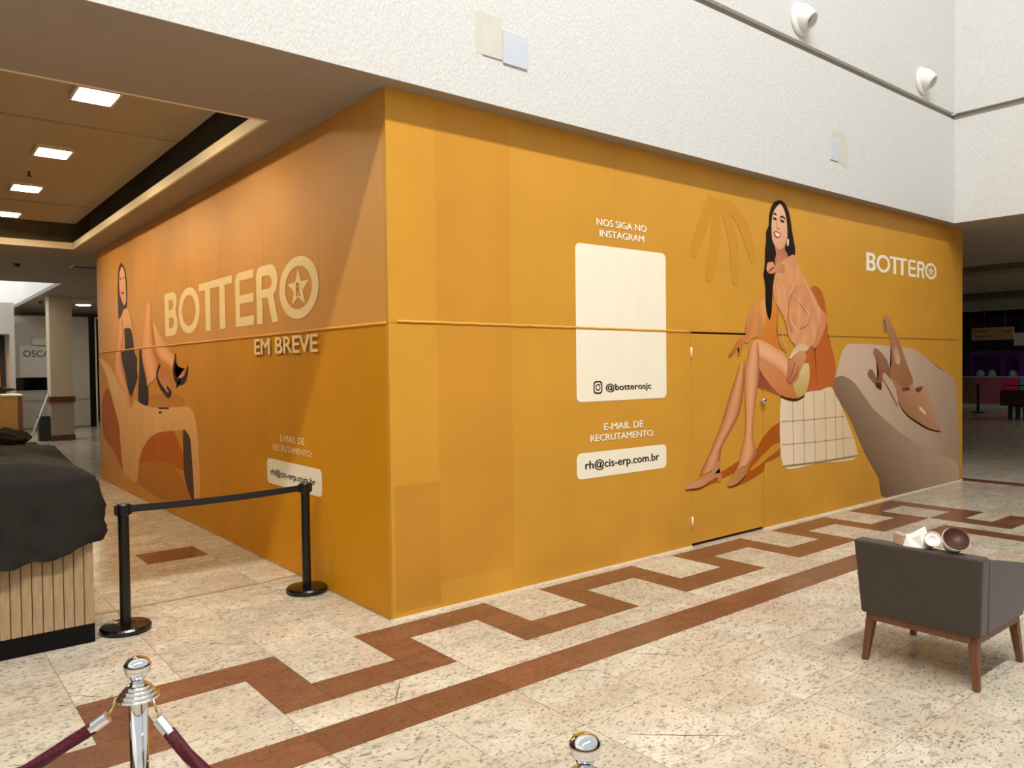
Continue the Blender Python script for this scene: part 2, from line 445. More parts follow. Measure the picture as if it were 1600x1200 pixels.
obj('rim', lathe([(.21, 0), (.21, -.03), (.19, -.03), (.19, -.01), (0, -.01)]), M_lampframe, t)
obj('diffuser', lathe([(.188, -.01), (.18, -.035), (.1, -.05), (0, -.052)]), emit('round_lamp_diffuser', (255, 240, 214), 75.0), t)
t = thing('sprinkler', 'small sprinkler head under the coffer ceiling', 'sprinkler', (-1.40, 5.36, ZI))
obj('pipe', lathe([(.012, 0), (.012, -.05), (.0, -.05)], 12), M_bin, t); obj('deflector', lathe([(0, -.05), (.03, -.052), (.03, -.058), (0, -.06)], 16), M_bin, t)
for (x, y, lb) in ((-0.84, 11.46, 'small dark smoke detector on the corridor ceiling before the skylight'), (0.62, 19.75, 'small dark smoke detector on the ceiling by the pillar')):
    t = thing('smoke_detector', lb, 'detector', (x, y, H), group='ceiling smoke detectors')
    obj('base', lathe([(.06, 0), (.06, -.02), (0, -.02)], 20), M_bin, t); obj('dome', lathe([(.045, -.02), (.04, -.045), (.02, -.055), (0, -.057)], 20), M_dark, t)
t = thing('air_vent', 'flat white air vent in the ceiling beside the hoarding end', 'vent', (0.27, 11.25, H))
obj('frame', box(-.3, .3, -.2, .2, -.012, 0, bev=.004), M_white, t)
for i in range(5): obj('slat', box(-.27, .27, -.16+i*.07, -.12+i*.07, -.02, -.011), M_bin, t)

# ------------------------------------------------------------------ fittings on the atrium wall
for i, (x, lb) in enumerate(((4.95, 'white round eyeball nozzle on the upper wall, nearer and larger one'), (7.87, 'white round eyeball nozzle on the upper wall, close to the wall corner'))):
    t = thing('eyeball_nozzle', lb, 'nozzle', (x, -0.15, 5.39), group='eyeball nozzles on the upper wall')
    R = Matrix.Rotation(PI/2, 4, 'X')
    obj('flange', lathe([(.175, 0), (.178, .012), (.165, .03), (.12, .035)], 40, M=R), M_white, t, smooth=True)
    d = Vector((0.12, -0.8, -0.52)).normalized(); Q = d.to_track_quat('Z', 'Y').to_matrix().to_4x4()
    Q = Matrix.Translation((0.0, -.02, 0.02)) @ Q
    obj('ball', lathe([(0, -.11), (.08, -.1), (.125, -.05), (.135, .0), (.12, .06), (.1, .11), (.085, .14), (.078, .138), (.072, .06), (0, .05)], 36, M=Q), M_white, t, smooth=True)
    for v in t.children[-1].data.vertices: v.co.y = min(v.co.y, -.002)
    obj('opening', lathe([(.071, .065), (.06, .07), (0, .07)], 30, M=Q), M_dark, t)
t = thing('cover_plate', 'pale grey square cover plate on the upper wall above the hoarding corner', 'cover plate', (1.025, -0.15, 4.105), group='blank cover plates on the upper wall')
obj('plate', box(-.117, .117, -.012, 0, -.122, .122, bev=.003), M_plate, t)
obj('repaint_patch', box(-.36, -.117, -.0015, 0, -.105, .2), M_patch, t, )
obj('patch_edge', box(-.3, -.117, -.004, 0, -.108, -.1), M_groove, t)
t = thing('cover_plate', 'pale grey square cover plate beside a round stain, towards the wall corner', 'cover plate', (5.65, -0.15, 4.13), group='blank cover plates on the upper wall')
obj('plate', box(-.085, .085, -.01, 0, -.115, .115, bev=.003), M_plate, t)
bm = bmesh.new(); vs = []
pts = [(.085, -.12), (.3, -.16), (.3, .1), (.26, .2), (.16, .25), (.02, .25), (-.06, .18), (-.06, .117), (.085, .117)]
vs = [bm.verts.new((a, -.0015, b)) for a, b in pts]; bm.faces.new(vs)
r = bmesh.ops.extrude_face_region(bm, geom=bm.faces[:]); bmesh.ops.translate(bm, vec=(0, .0015, 0), verts=[v for v in r['geom'] if isinstance(v, bmesh.types.BMVert)])
bmesh.ops.recalc_face_normals(bm, faces=bm.faces)
obj('repaint_patch', bm, M_patch, t)

# ------------------------------------------------------------------ the printed hoarding
HW = 9.29; HR = 9.57; ZS = 2.058
hoard = thing('hoarding', 'large orange printed hoarding boxing in a closed shop front', 'hoarding')
TH = 0.04
def panelR(a, b, c, d, m=M_vr, nm='panel'): return obj(nm, box(a+.0008, b-.0008, 0, TH, c, d), m, hoard)
def panelL(a, b, c, d, m, nm='panel'): return obj(nm, box(0, TH, a+.0012, b-.0012, c, d), m, hoard)
RX = [0, 1.08, 2.26, 3.275, 4.48, 5.66, 6.85, 8.04, 9.25, HR]
for a, b in zip(RX, RX[1:]):
    if abs(a-3.275) > .01: panelR(a, b, .014, ZS-.0015)
    panelR(a, b, ZS+.0015, H-.001)
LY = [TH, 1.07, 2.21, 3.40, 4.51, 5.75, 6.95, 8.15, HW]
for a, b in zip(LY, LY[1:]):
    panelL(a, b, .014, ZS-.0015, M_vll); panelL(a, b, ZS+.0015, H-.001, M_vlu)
obj('end_panel', box(HR-TH, HR, TH, 1.2, .014, H-.001), M_vr, hoard)
obj('end_panel', box(TH, 1.2, HW-TH, HW, .014, H-.001), M_vll, hoard)
obj('sill_strip', box(0.0, 3.275, -.006, .03, 0, .013), M_trim, hoard); obj('sill_strip', box(4.48, HR, -.006, .03, 0, .013), M_trim, hoard)
obj('sill_strip', box(-.004, .03, TH, HW, 0, .013), M_kraft, hoard)
# seam beads
def bead(p0, p1, r=.011):
    n = 40; pts = []
    for i in range(n+1):
        q = Vector(p0).lerp(Vector(p1), i/n); q.z += .004*noise.noise(Vector((i*.7, 3, 1))); pts.append(q)
    return obj('seam_bead', tube(pts, r, 6), M_seam, hoard, smooth=True)
bead((.07, 0, ZS+.012), (3.26, 0, ZS)); bead((0, .03, ZS), (0, HW-.05, ZS-.01), .012)
obj('seam_gap', box(4.6, 9.4, -.0012, .002, ZS-.012, ZS-.003), mat('seam_shadow_strip', (150, 96, 24), .6), hoard)  # dark strip painted for the shaded gap between panel rows
# tone blocks of the print
def flat(face, pts, off):
    bm = bmesh.new()
    vs = [bm.verts.new((u, -off, z) if face == 'R' else (-off, -u, z)) for u, z in pts]
    f = bm.faces.new(vs); f.normal_update()
    want = Vector((0, -1, 0)) if face == 'R' else Vector((-1, 0, 0))
    if f.normal.dot(want) < 0: f.normal_flip()
    return bm
obj('printed_tone_column', flat('R', [(.40, 0.2), (1.08, 0.2), (1.08, 3.6), (.40, 3.6)], .0006), M_vr2, hoard)
obj('printed_tone_block', flat('R', [(.03, .05), (.40, .05), (.40, .93), (.03, .93)], .0006), M_vr3, hoard)
# door
dr = obj('door_leaf', box(3.282, 4.472, .002, TH, .03, ZS-.018, bev=.002, seg=1), M_vr, hoard)
obj('door_lining', box(3.24, 4.5, TH+.001, TH+.02, .0, ZS+.02), mat('door_lining', (70, 20, 16), .8), hoard)
for z in (1.86, .24): obj('hinge', tube([(3.277, -.006, z-.05), (3.277, -.006, z+.05)], .008, 8), M_ink_white, dr, smooth=True)
Rk = Matrix.Translation((4.44, -.001, 1.357)) @ Matrix.Rotation(PI/2, 4, 'X')
obj('door_knob', lathe([(.018, 0), (.018, .006), (.014, .01), (.014, .018), (.028, .024), (.034, .036), (.028, .048), (0, .052)], 24, M=Rk), M_chrome, dr, smooth=True)

# prints: flat pictures, coordinates in metres on the two faces
DECALS = [
('poly','printed_wall_shadow','','R',1,[(5.414,2.581),(5.514,2.619),(5.64,2.566),(5.716,2.449),(5.767,2.236),(5.792,2.047),(5.923,1.816),(5.962,1.665),(5.934,1.419),(5.608,1.428),(5.309,1.378),(5.261,1.543),(5.166,1.753),(5.264,2.0),(5.512,2.295)],(196,104,46),(186,98,44),(0,1)),
('poly','printed_floor_shadow','printed_wall_shadow','R',1,[(3.964,0.512),(4.118,0.524),(4.296,0.564),(4.479,0.622),(4.505,0.695),(4.647,0.72),(4.797,0.768),(4.81,0.985),(4.811,1.118),(4.608,1.058),(4.441,0.95),(4.318,0.83),(4.218,0.746),(4.119,0.639)],(176,88,22),(176,88,22),(0,1)),
('poly','printed_floor_light','printed_wall_shadow','R',2,[(4.217,0.653),(4.358,0.733),(4.648,0.876),(4.777,0.891),(4.776,0.83),(4.563,0.751),(4.418,0.693),(4.277,0.647)],(203,142,46),(203,142,46),(0,1)),
('poly','printed_floor_shadow','printed_wall_shadow','R',3,[(3.668,0.588),(3.722,0.61),(3.965,0.654),(4.042,0.761),(3.89,0.718),(3.741,0.675),(3.489,0.59),(3.315,0.544),(3.489,0.563)],(176,88,22),(176,88,22),(0,1)),
('poly','printed_tiled_bench','','R',2,[(4.805,1.379),(5.186,1.416),(5.604,1.432),(5.916,1.43),(6.487,0.604),(5.586,0.605),(4.837,0.623)],(238,214,182),(226,196,158),(1,0)),
('line','printed_tile_joint','printed_tiled_bench','R',3,[(5.031,1.399),(5.052,0.624)],0.016,(196,166,132)),
('line','printed_tile_joint','printed_tiled_bench','R',3,[(5.247,1.417),(5.273,0.618)],0.016,(196,166,132)),
('line','printed_tile_joint','printed_tiled_bench','R',3,[(5.466,1.421),(5.503,0.616)],0.016,(196,166,132)),
('line','printed_tile_joint','printed_tiled_bench','R',3,[(5.709,1.429),(5.74,0.61)],0.016,(196,166,132)),
('line','printed_tile_joint','printed_tiled_bench','R',3,[(5.931,1.422),(5.971,0.609)],0.016,(196,166,132)),
('line','printed_tile_joint','printed_tiled_bench','R',3,[(6.106,1.175),(6.134,0.61)],0.016,(196,166,132)),
('line','printed_tile_joint','printed_tiled_bench','R',3,[(4.803,1.117),(5.424,1.108),(6.136,1.109)],0.014,(196,166,132)),
('line','printed_tile_joint','printed_tiled_bench','R',3,[(4.826,0.866),(5.587,0.847),(6.348,0.847)],0.014,(196,166,132)),
('line','printed_tile_joint','printed_tiled_bench','R',3,[(4.837,0.63),(5.586,0.613),(6.471,0.613)],0.022,(150,132,82)),
('poly','printed_stone_block','','R',4,[(6.23,1.961),(6.398,1.974),(6.867,1.967),(7.366,1.944),(7.968,1.923),(8.179,1.864),(8.77,1.648),(9.331,1.415),(9.336,-0.005),(7.203,0.012),(7.016,0.271),(6.625,0.658),(6.282,1.079),(6.008,1.315),(5.902,1.428),(5.934,1.564),(5.999,1.701),(6.108,1.888)],(214,184,158),(176,146,120),(0.7,-0.7)),
('poly','printed_block_face','printed_stone_block','R',5,[(5.902,1.428),(5.934,1.564),(6.118,1.589),(6.396,1.499),(6.865,1.166),(7.495,0.864),(8.324,0.557),(9.335,0.292),(9.336,-0.005),(7.203,0.012),(7.016,0.271),(6.625,0.658),(6.282,1.079),(6.008,1.315)],(202,170,142),(120,92,68),(-0.65,-0.75)),
('poly','printed_seated_woman','','R',6,[(4.255,1.964),(4.36,2.005),(4.488,1.991),(4.662,1.933),(4.864,1.869),(4.96,1.767),(5.071,1.663),(5.214,1.635),(5.164,1.35),(5.022,1.349),(4.804,1.399),(4.636,1.438),(4.377,1.501),(4.368,1.623),(4.379,1.696),(4.348,1.794),(4.296,1.867)],(222,150,98),(205,120,66),(0.2,-1)),
('poly','printed_thigh_shade','printed_seated_woman','R',7,[(4.348,1.794),(4.4,1.696),(4.485,1.609),(4.637,1.494),(4.804,1.399),(4.636,1.438),(4.484,1.48),(4.367,1.507),(4.378,1.599),(4.383,1.696)],(120,66,44),(176,96,60),(0.6,-1)),
('strip','printed_leg','printed_seated_woman','R',7,[(4.051,1.74),(4.022,1.672),(3.973,1.583),(3.897,1.449),(3.802,1.262),(3.727,1.122),(3.635,0.995),(3.563,0.89),(3.473,0.777),(3.385,0.666)],[(4.148,1.774),(4.13,1.671),(4.126,1.534),(4.086,1.352),(4.027,1.218),(3.893,1.078),(3.781,0.962),(3.734,0.888),(3.715,0.8),(3.669,0.727)],(168,98,52),(222,156,108),(150,80,40)),
('strip','printed_leg','printed_seated_woman','R',9,[(4.272,1.964),(4.228,1.911),(4.199,1.819),(4.147,1.671),(4.142,1.556),(4.145,1.384),(4.153,1.211),(4.142,1.028),(4.102,0.916),(4.063,0.851),(4.042,0.761),(3.994,0.685)],[(4.368,1.97),(4.391,1.901),(4.397,1.796),(4.396,1.667),(4.374,1.528),(4.322,1.319),(4.291,1.147),(4.276,0.985),(4.315,0.889),(4.322,0.83),(4.268,0.765),(4.198,0.713)],(196,126,78),(230,168,120),(176,100,56)),
('strip','printed_thigh_light','printed_seated_woman','R',8,[(4.245,1.94),(4.339,2.001),(4.488,1.985),(4.662,1.928),(4.841,1.862),(4.932,1.767)],[(4.338,1.819),(4.422,1.794),(4.551,1.744),(4.705,1.693),(4.839,1.628),(4.908,1.576)],(226,156,104),(238,178,130),(208,132,82)),
('poly','printed_shoe','printed_seated_woman','R',10,[(3.177,0.561),(3.189,0.603),(3.342,0.633),(3.437,0.641),(3.543,0.672),(3.633,0.752),(3.691,0.791),(3.714,0.734),(3.632,0.669),(3.714,0.675),(3.745,0.653),(3.718,0.583),(3.677,0.587),(3.664,0.627),(3.56,0.607),(3.471,0.57),(3.367,0.552)],(196,128,84),(214,150,106),(-1,0)),
('line','printed_shoe_sole','printed_seated_woman','R',11,[(3.177,0.559),(3.367,0.552),(3.471,0.569),(3.56,0.605)],0.014,(92,44,22)),
('poly','printed_shoe','printed_seated_woman','R',10,[(3.841,0.517),(3.855,0.552),(3.927,0.624),(3.994,0.685),(4.119,0.697),(4.218,0.746),(4.322,0.844),(4.334,0.803),(4.218,0.709),(4.158,0.612),(4.041,0.546),(3.945,0.518)],(198,140,84),(178,116,66),(1,0)),
('line','printed_shoe_sole','printed_seated_woman','R',11,[(3.841,0.516),(3.945,0.515),(4.041,0.544),(4.158,0.61)],0.014,(80,40,20)),
('poly','printed_bodysuit','printed_seated_woman','R',9,[(4.599,2.314),(4.71,2.431),(4.735,2.207),(4.719,2.069),(4.864,1.866),(4.662,1.928),(4.488,1.987),(4.36,2.001),(4.424,2.063),(4.511,2.176)],(222,136,52),(206,122,50),(0,-1)),
('poly','printed_hair','printed_seated_woman','R',10,[(4.774,3.488),(4.691,3.459),(4.628,3.396),(4.593,3.311),(4.593,3.22),(4.56,3.166),(4.533,3.123),(4.536,3.043),(4.514,2.941),(4.517,2.841),(4.499,2.739),(4.482,2.678),(4.51,2.579),(4.52,2.479),(4.522,2.338),(4.56,2.239),(4.592,2.204),(4.625,2.271),(4.636,2.363),(4.649,2.547),(4.686,2.701),(4.687,2.813),(4.715,2.917),(4.89,2.973),(4.946,2.916),(5.012,2.874),(5.083,2.932),(5.091,3.001),(5.061,3.092),(5.033,3.173),(5.014,3.255),(4.987,3.345),(4.949,3.413),(4.893,3.468),(4.838,3.488)],(44,30,24),(30,20,17),(0,-1)),
('poly','printed_neck','printed_seated_woman','R',11,[(4.697,3.018),(4.715,2.917),(4.696,2.834),(4.723,2.775),(4.889,2.849),(4.946,2.916),(4.89,2.963),(4.891,3.035)],(206,140,104),(176,104,76),(0.4,1)),
('poly','printed_face','printed_seated_woman','R',12,[(4.792,3.452),(4.718,3.403),(4.667,3.345),(4.638,3.265),(4.632,3.153),(4.642,3.063),(4.684,3.006),(4.728,2.972),(4.794,2.967),(4.875,3.005),(4.928,3.08),(4.936,3.164),(4.926,3.255),(4.909,3.326),(4.876,3.394),(4.83,3.44)],(236,190,156),(222,160,122),(0.3,-1)),
('line','printed_eyebrow','printed_seated_woman','R',13,[(4.669,3.327),(4.696,3.337),(4.73,3.32)],0.022,(50,32,26)),
('line','printed_eyebrow','printed_seated_woman','R',13,[(4.789,3.296),(4.833,3.321),(4.896,3.3)],0.022,(50,32,26)),
('line','printed_eye','printed_seated_woman','R',13,[(4.661,3.282),(4.694,3.282),(4.73,3.277)],0.03,(84,52,40)),
('line','printed_eye','printed_seated_woman','R',13,[(4.796,3.274),(4.836,3.271),(4.877,3.269)],0.03,(84,52,40)),
('line','printed_nose','printed_seated_woman','R',13,[(4.737,3.266),(4.726,3.204),(4.748,3.184),(4.795,3.182)],0.016,(190,124,94)),
('poly','printed_lips','printed_seated_woman','R',13,[(4.667,3.139),(4.716,3.154),(4.766,3.147),(4.813,3.129),(4.791,3.098),(4.729,3.08),(4.685,3.102)],(156,78,64),(156,78,64),(0,1)),
('poly','printed_teeth','printed_seated_woman','R',14,[(4.693,3.131),(4.722,3.142),(4.795,3.123),(4.769,3.102),(4.725,3.1)],(246,228,208),(246,228,208),(0,1)),
('poly','printed_earring','printed_seated_woman','R',13,[(4.94,3.093),(4.966,3.083),(4.954,3.018),(4.924,3.026)],(240,222,196),(240,222,196),(0,1)),
('poly','printed_blouse','printed_seated_woman','R',15,[(4.704,2.713),(4.723,2.786),(4.889,2.87),(5.022,2.927),(5.079,2.918),(5.194,2.767),(5.312,2.668),(5.452,2.536),(5.595,2.38),(5.703,2.318),(5.762,2.243),(5.593,1.987),(5.479,1.91),(5.388,1.942),(5.268,1.898),(5.111,1.908),(4.959,2.043),(4.903,2.156),(4.848,2.248),(4.684,2.416),(4.649,2.536)],(224,158,108),(206,132,84),(0.5,-1)),
('poly','printed_sleeve','printed_seated_woman','R',16,[(5.03,2.56),(5.316,2.628),(5.414,2.555),(5.518,2.441),(5.618,2.336),(5.602,2.258),(5.536,2.11),(5.485,1.996),(5.386,1.922),(5.3,1.87),(5.215,1.947),(5.026,1.971),(4.934,2.072),(4.958,2.251)],(214,142,96),(226,160,112),(0.4,-1)),
('line','printed_blouse_fold','printed_seated_woman','R',17,[(4.711,2.618),(4.755,2.47),(4.776,2.333)],0.014,(238,182,134)),
('line','printed_blouse_fold','printed_seated_woman','R',17,[(4.846,2.601),(4.913,2.377),(4.889,2.211)],0.014,(238,182,134)),
('line','printed_blouse_fold','printed_seated_woman','R',17,[(5.053,2.523),(5.218,2.389),(5.388,2.278)],0.014,(238,182,134)),
('line','printed_blouse_fold','printed_seated_woman','R',17,[(5.316,2.628),(5.414,2.502),(5.583,2.337)],0.014,(238,182,134)),
('line','printed_blouse_fold','printed_seated_woman','R',17,[(4.981,2.252),(5.051,2.151),(5.168,2.089)],0.014,(238,182,134)),
('line','printed_blouse_fold','printed_seated_woman','R',17,[(4.937,2.479),(5.03,2.56),(5.077,2.64)],0.014,(238,182,134)),
('line','printed_blouse_fold','printed_seated_woman','R',17,[(4.809,2.146),(4.842,1.995),(4.91,1.881)],0.014,(238,182,134)),
('line','printed_blouse_crease','printed_seated_woman','R',17,[(5.03,2.522),(4.959,2.378),(4.946,2.213),(5.027,2.074)],0.014,(176,104,62)),
('line','printed_blouse_crease','printed_seated_woman','R',17,[(5.388,2.264),(5.313,2.158),(5.169,2.128)],0.014,(176,104,62)),
('line','printed_blouse_crease','printed_seated_woman','R',17,[(4.743,2.332),(4.731,2.194),(4.763,1.969),(4.909,1.856)],0.014,(176,104,62)),
('line','printed_blouse_crease','printed_seated_woman','R',17,[(5.17,2.413),(5.339,2.289)],0.014,(176,104,62)),
('poly','printed_bow','printed_seated_woman','R',18,[(4.53,2.741),(4.558,2.806),(4.651,2.823),(4.69,2.781),(4.787,2.823),(4.874,2.805),(4.866,2.722),(4.713,2.715),(4.632,2.696),(4.564,2.701)],(226,160,120),(196,124,86),(1,-1)),
('line','printed_bow_fold','printed_seated_woman','R',19,[(4.564,2.709),(4.632,2.749),(4.677,2.762)],0.02,(140,70,50)),
('poly','printed_sleeve','printed_seated_woman','R',10,[(4.487,2.433),(4.384,2.398),(4.3,2.352),(4.2,2.24),(4.154,2.131),(4.165,2.071),(4.128,1.98),(4.197,1.957),(4.276,2.012),(4.435,2.033),(4.511,2.163),(4.537,2.25),(4.517,2.361)],(222,152,88),(206,128,70),(-0.5,-1)),
('poly','printed_hand','printed_seated_woman','R',11,[(4.149,2.023),(4.082,2.01),(4.007,1.971),(3.951,1.902),(3.868,1.829),(3.895,1.817),(3.974,1.864),(4.035,1.914),(4.046,1.876),(4.014,1.829),(4.05,1.833),(4.103,1.912),(4.136,1.96)],(208,132,70),(178,96,44),(-0.5,-1)),
('poly','printed_shorts','printed_seated_woman','R',10,[(5.214,1.726),(5.36,1.738),(5.376,1.567),(5.314,1.437),(5.248,1.38),(5.14,1.351),(5.081,1.418),(5.046,1.509),(5.141,1.571)],(226,200,138),(196,160,82),(0,-1)),
('poly','printed_cuff','printed_seated_woman','R',17,[(4.955,1.792),(5.025,1.882),(5.144,1.96),(5.276,1.961),(5.361,1.922),(5.263,1.869),(5.167,1.843)],(240,206,170),(222,176,136),(0,1)),
('poly','printed_hand','printed_seated_woman','R',18,[(5.025,1.818),(5.167,1.882),(5.287,1.87),(5.292,1.791),(5.214,1.7),(5.142,1.623),(5.047,1.558),(4.967,1.516),(4.935,1.555),(4.908,1.574),(4.94,1.675),(4.955,1.754)],(218,152,108),(186,112,70),(-0.4,-1)),
('line','printed_finger_crease','printed_seated_woman','R',19,[(4.944,1.565),(5.024,1.664),(5.072,1.753)],0.012,(128,70,42)),
('line','printed_finger_crease','printed_seated_woman','R',19,[(4.981,1.526),(5.09,1.624),(5.142,1.714)],0.012,(128,70,42)),
('line','printed_seat_shadow','printed_seated_woman','R',11,[(4.792,1.395),(4.929,1.359),(5.116,1.344),(5.272,1.383)],0.03,(70,40,24)),
('poly','printed_heeled_shoe','','R',7,[(7.292,1.667),(7.33,1.546),(7.475,1.392),(7.525,1.268),(7.724,1.091),(8.069,0.949),(8.429,0.832),(8.813,0.76),(8.691,0.932),(8.548,1.15),(8.4,1.366),(8.327,1.416),(8.14,1.412),(7.971,1.39),(7.964,1.472),(7.792,1.63),(7.525,1.74)],(206,154,116),(170,116,82),(-0.6,-0.8)),
('poly','printed_slingback','printed_heeled_shoe','R',8,[(7.191,2.35),(7.11,2.279),(7.122,2.199),(7.172,2.111),(7.26,2.122),(7.337,1.922),(7.343,1.727),(7.298,1.607),(7.657,1.402),(7.964,1.472),(7.799,1.692),(7.664,1.878),(7.565,2.015),(7.434,2.149),(7.305,2.278)],(184,132,96),(160,106,72),(0.4,-1)),
('poly','printed_strap_light','printed_heeled_shoe','R',9,[(7.395,1.93),(7.512,1.931),(7.584,1.786),(7.565,1.71),(7.459,1.741)],(214,172,136),(196,146,108),(0,1)),
('line','printed_buckle','printed_heeled_shoe','R',9,[(7.141,2.277),(7.178,2.218),(7.203,2.145)],0.03,(110,74,52)),
('poly','printed_heel','printed_heeled_shoe','R',9,[(6.87,1.911),(6.942,1.92),(7.078,1.862),(7.234,1.757),(7.304,1.637),(7.33,1.528),(7.222,1.584),(7.133,1.627),(7.102,1.565),(7.061,1.397),(6.923,1.448),(6.969,1.523),(7.003,1.611),(6.93,1.773),(6.863,1.847)],(166,114,86),(140,90,66),(0.2,-1)),
('poly','printed_heel_tip','printed_heeled_shoe','R',10,[(6.929,1.495),(7.065,1.47),(7.061,1.394),(6.923,1.442)],(78,52,34),(78,52,34),(0,1)),
('line','printed_sole','printed_heeled_shoe','R',9,[(7.525,1.238),(7.657,1.116),(7.826,1.024),(8.069,0.933),(8.429,0.82),(8.825,0.756)],0.026,(52,28,18)),
('poly','printed_shoe_highlight','printed_heeled_shoe','R',9,[(8.133,1.132),(8.197,1.133),(8.356,1.038),(8.32,1.023),(8.176,1.086)],(240,210,184),(240,210,184),(0,1)),
('poly','printed_shoe_opening','printed_heeled_shoe','R',10,[(7.631,1.399),(7.826,1.413),(7.861,1.371),(7.671,1.361)],(128,66,44),(128,66,44),(0,1)),
('poly','printed_shoe_opening','printed_heeled_shoe','R',10,[(8.034,1.392),(8.247,1.408),(8.218,1.371),(8.14,1.333),(8.048,1.35)],(128,66,44),(128,66,44),(0,1)),
('poly','printed_heel_shadow','printed_heeled_shoe','R',6,[(6.713,1.586),(6.761,1.658),(6.848,1.643),(6.966,1.523),(6.923,1.46)],(142,104,76),(142,104,76),(0,1)),
('line','printed_heel_shadow','printed_heeled_shoe','R',6,[(7.093,1.543),(7.234,1.428),(7.524,1.161)],0.03,(142,104,76)),
('line','printed_palm_tone','','R',1,[(3.612,3.386),(3.489,3.13),(3.309,2.778)],0.15,(204,144,49)),
('line','printed_palm_tone','','R',2,[(3.674,3.369),(3.67,2.994),(3.544,2.549)],0.15,(204,144,49)),
('line','printed_palm_tone','','R',3,[(3.756,3.367),(3.943,3.02),(4.003,2.537)],0.15,(204,144,49)),
('line','printed_palm_tone','','R',4,[(3.84,3.352),(4.118,3.166),(4.317,2.792)],0.15,(204,144,49)),
('poly','printed_chair_shadow','','L',1,[(-9.088,1.305),(-8.646,1.489),(-8.26,1.196),(-7.97,0.913),(-7.874,0.482),(-7.788,0.272),(-8.33,0.519),(-9.079,0.736)],(182,98,16),(182,98,16),(0,1)),
('poly','printed_chair_shadow','','L',1,[(-6.892,0.479),(-6.643,0.685),(-6.313,0.856),(-5.887,0.963),(-5.176,1.019),(-4.925,0.874),(-4.77,0.741),(-4.752,0.585),(-5.157,0.59),(-5.689,0.609),(-6.403,0.529)],(192,100,8),(192,100,8),(0,1)),
('poly','printed_floor_tone','','L',1,[(-7.018,0.21),(-6.895,0.441),(-6.403,0.529),(-5.689,0.609),(-5.158,0.583),(-4.865,0.502),(-4.673,0.379),(-4.526,0.283),(-5.618,0.115),(-6.437,0.141)],(190,122,34),(190,122,34),(0,1)),
('poly','printed_chair_picture','','L',2,[(-9.233,1.965),(-8.948,1.922),(-8.524,1.831),(-8.093,1.644),(-7.608,1.486),(-7.33,1.35),(-7.201,1.215),(-7.036,1.34),(-6.463,1.282),(-5.805,1.272),(-5.31,1.299),(-4.614,1.33),(-4.423,1.299),(-4.346,1.24),(-4.285,1.167),(-4.214,0.924),(-4.181,0.32),(-4.403,0.292),(-4.434,0.63),(-4.501,0.96),(-4.626,1.034),(-4.776,1.045),(-5.332,1.01),(-5.888,0.95),(-6.314,0.843),(-6.643,0.685),(-6.858,0.482),(-6.97,0.212),(-7.404,0.2),(-7.767,0.256),(-7.859,0.483),(-7.968,0.932),(-8.148,1.107),(-8.482,1.434),(-8.835,1.737),(-9.177,1.895)],(240,190,126),(230,172,106),(0,-1)),
('poly','printed_chair_leg','printed_chair_picture','L',3,[(-4.777,1.039),(-4.626,1.034),(-4.501,0.96),(-4.434,0.63),(-4.403,0.292),(-4.526,0.29),(-4.758,0.513)],(84,56,34),(84,56,34),(0,1)),
('poly','printed_reclining_woman','','L',3,[(-7.84,2.507),(-7.63,2.552),(-7.512,2.634),(-7.321,2.645),(-7.15,2.491),(-7.016,2.247),(-6.824,2.035),(-7.092,1.952),(-7.522,2.006),(-7.714,2.033),(-7.949,2.031),(-7.929,2.156),(-7.856,2.343)],(242,182,134),(228,158,104),(0,-1)),
('strip','printed_arm','printed_reclining_woman','L',5,[(-7.832,2.514),(-7.903,2.282),(-8.103,2.066),(-8.149,1.891),(-8.206,1.746),(-8.059,1.618),(-7.704,1.48),(-7.494,1.376),(-7.442,1.193)],[(-7.633,2.519),(-7.548,2.268),(-7.641,2.117),(-7.728,2.026),(-7.665,1.869),(-7.562,1.729),(-7.437,1.576),(-7.313,1.426),(-7.282,1.229)],(214,138,84),(242,176,122),(196,114,62)),
('poly','printed_dress','printed_reclining_woman','L',4,[(-7.501,2.355),(-7.14,2.339),(-6.999,2.173),(-6.955,2.009),(-6.811,1.918),(-6.857,1.802),(-6.812,1.655),(-7.014,1.506),(-7.206,1.383),(-7.381,1.501),(-7.519,1.714),(-7.665,1.869),(-7.747,2.034),(-7.533,2.029),(-7.479,2.189)],(78,62,60),(58,42,38),(0,-1)),
('poly','printed_dress','printed_reclining_woman','L',4,[(-6.688,2.018),(-6.552,2.029),(-6.562,1.914),(-6.385,1.671),(-6.28,1.517),(-6.3,1.291),(-6.796,1.326),(-6.791,1.509),(-6.714,1.728)],(66,50,46),(54,38,30),(0,-1)),
('poly','printed_hair','printed_reclining_woman','L',6,[(-7.587,3.309),(-7.75,3.264),(-7.816,3.138),(-7.866,2.908),(-7.862,2.688),(-7.833,2.506),(-7.649,2.553),(-7.512,2.634),(-7.333,2.645),(-7.287,2.861),(-7.298,3.012),(-7.369,3.185)],(88,50,40),(92,70,64),(0,-1)),
('poly','printed_face','printed_reclining_woman','L',7,[(-7.58,3.253),(-7.72,3.16),(-7.749,3.007),(-7.699,2.848),(-7.506,2.695),(-7.362,2.731),(-7.346,2.896),(-7.379,3.08),(-7.444,3.193)],(244,188,146),(230,164,118),(0,-1)),
('line','printed_eye','printed_reclining_woman','L',8,[(-7.7,3.099),(-7.611,3.072)],0.03,(150,86,60)),
('line','printed_eye','printed_reclining_woman','L',8,[(-7.518,3.091),(-7.431,3.067)],0.03,(150,86,60)),
('line','printed_lips','printed_reclining_woman','L',8,[(-7.655,2.891),(-7.553,2.87),(-7.462,2.875)],0.03,(176,84,60)),
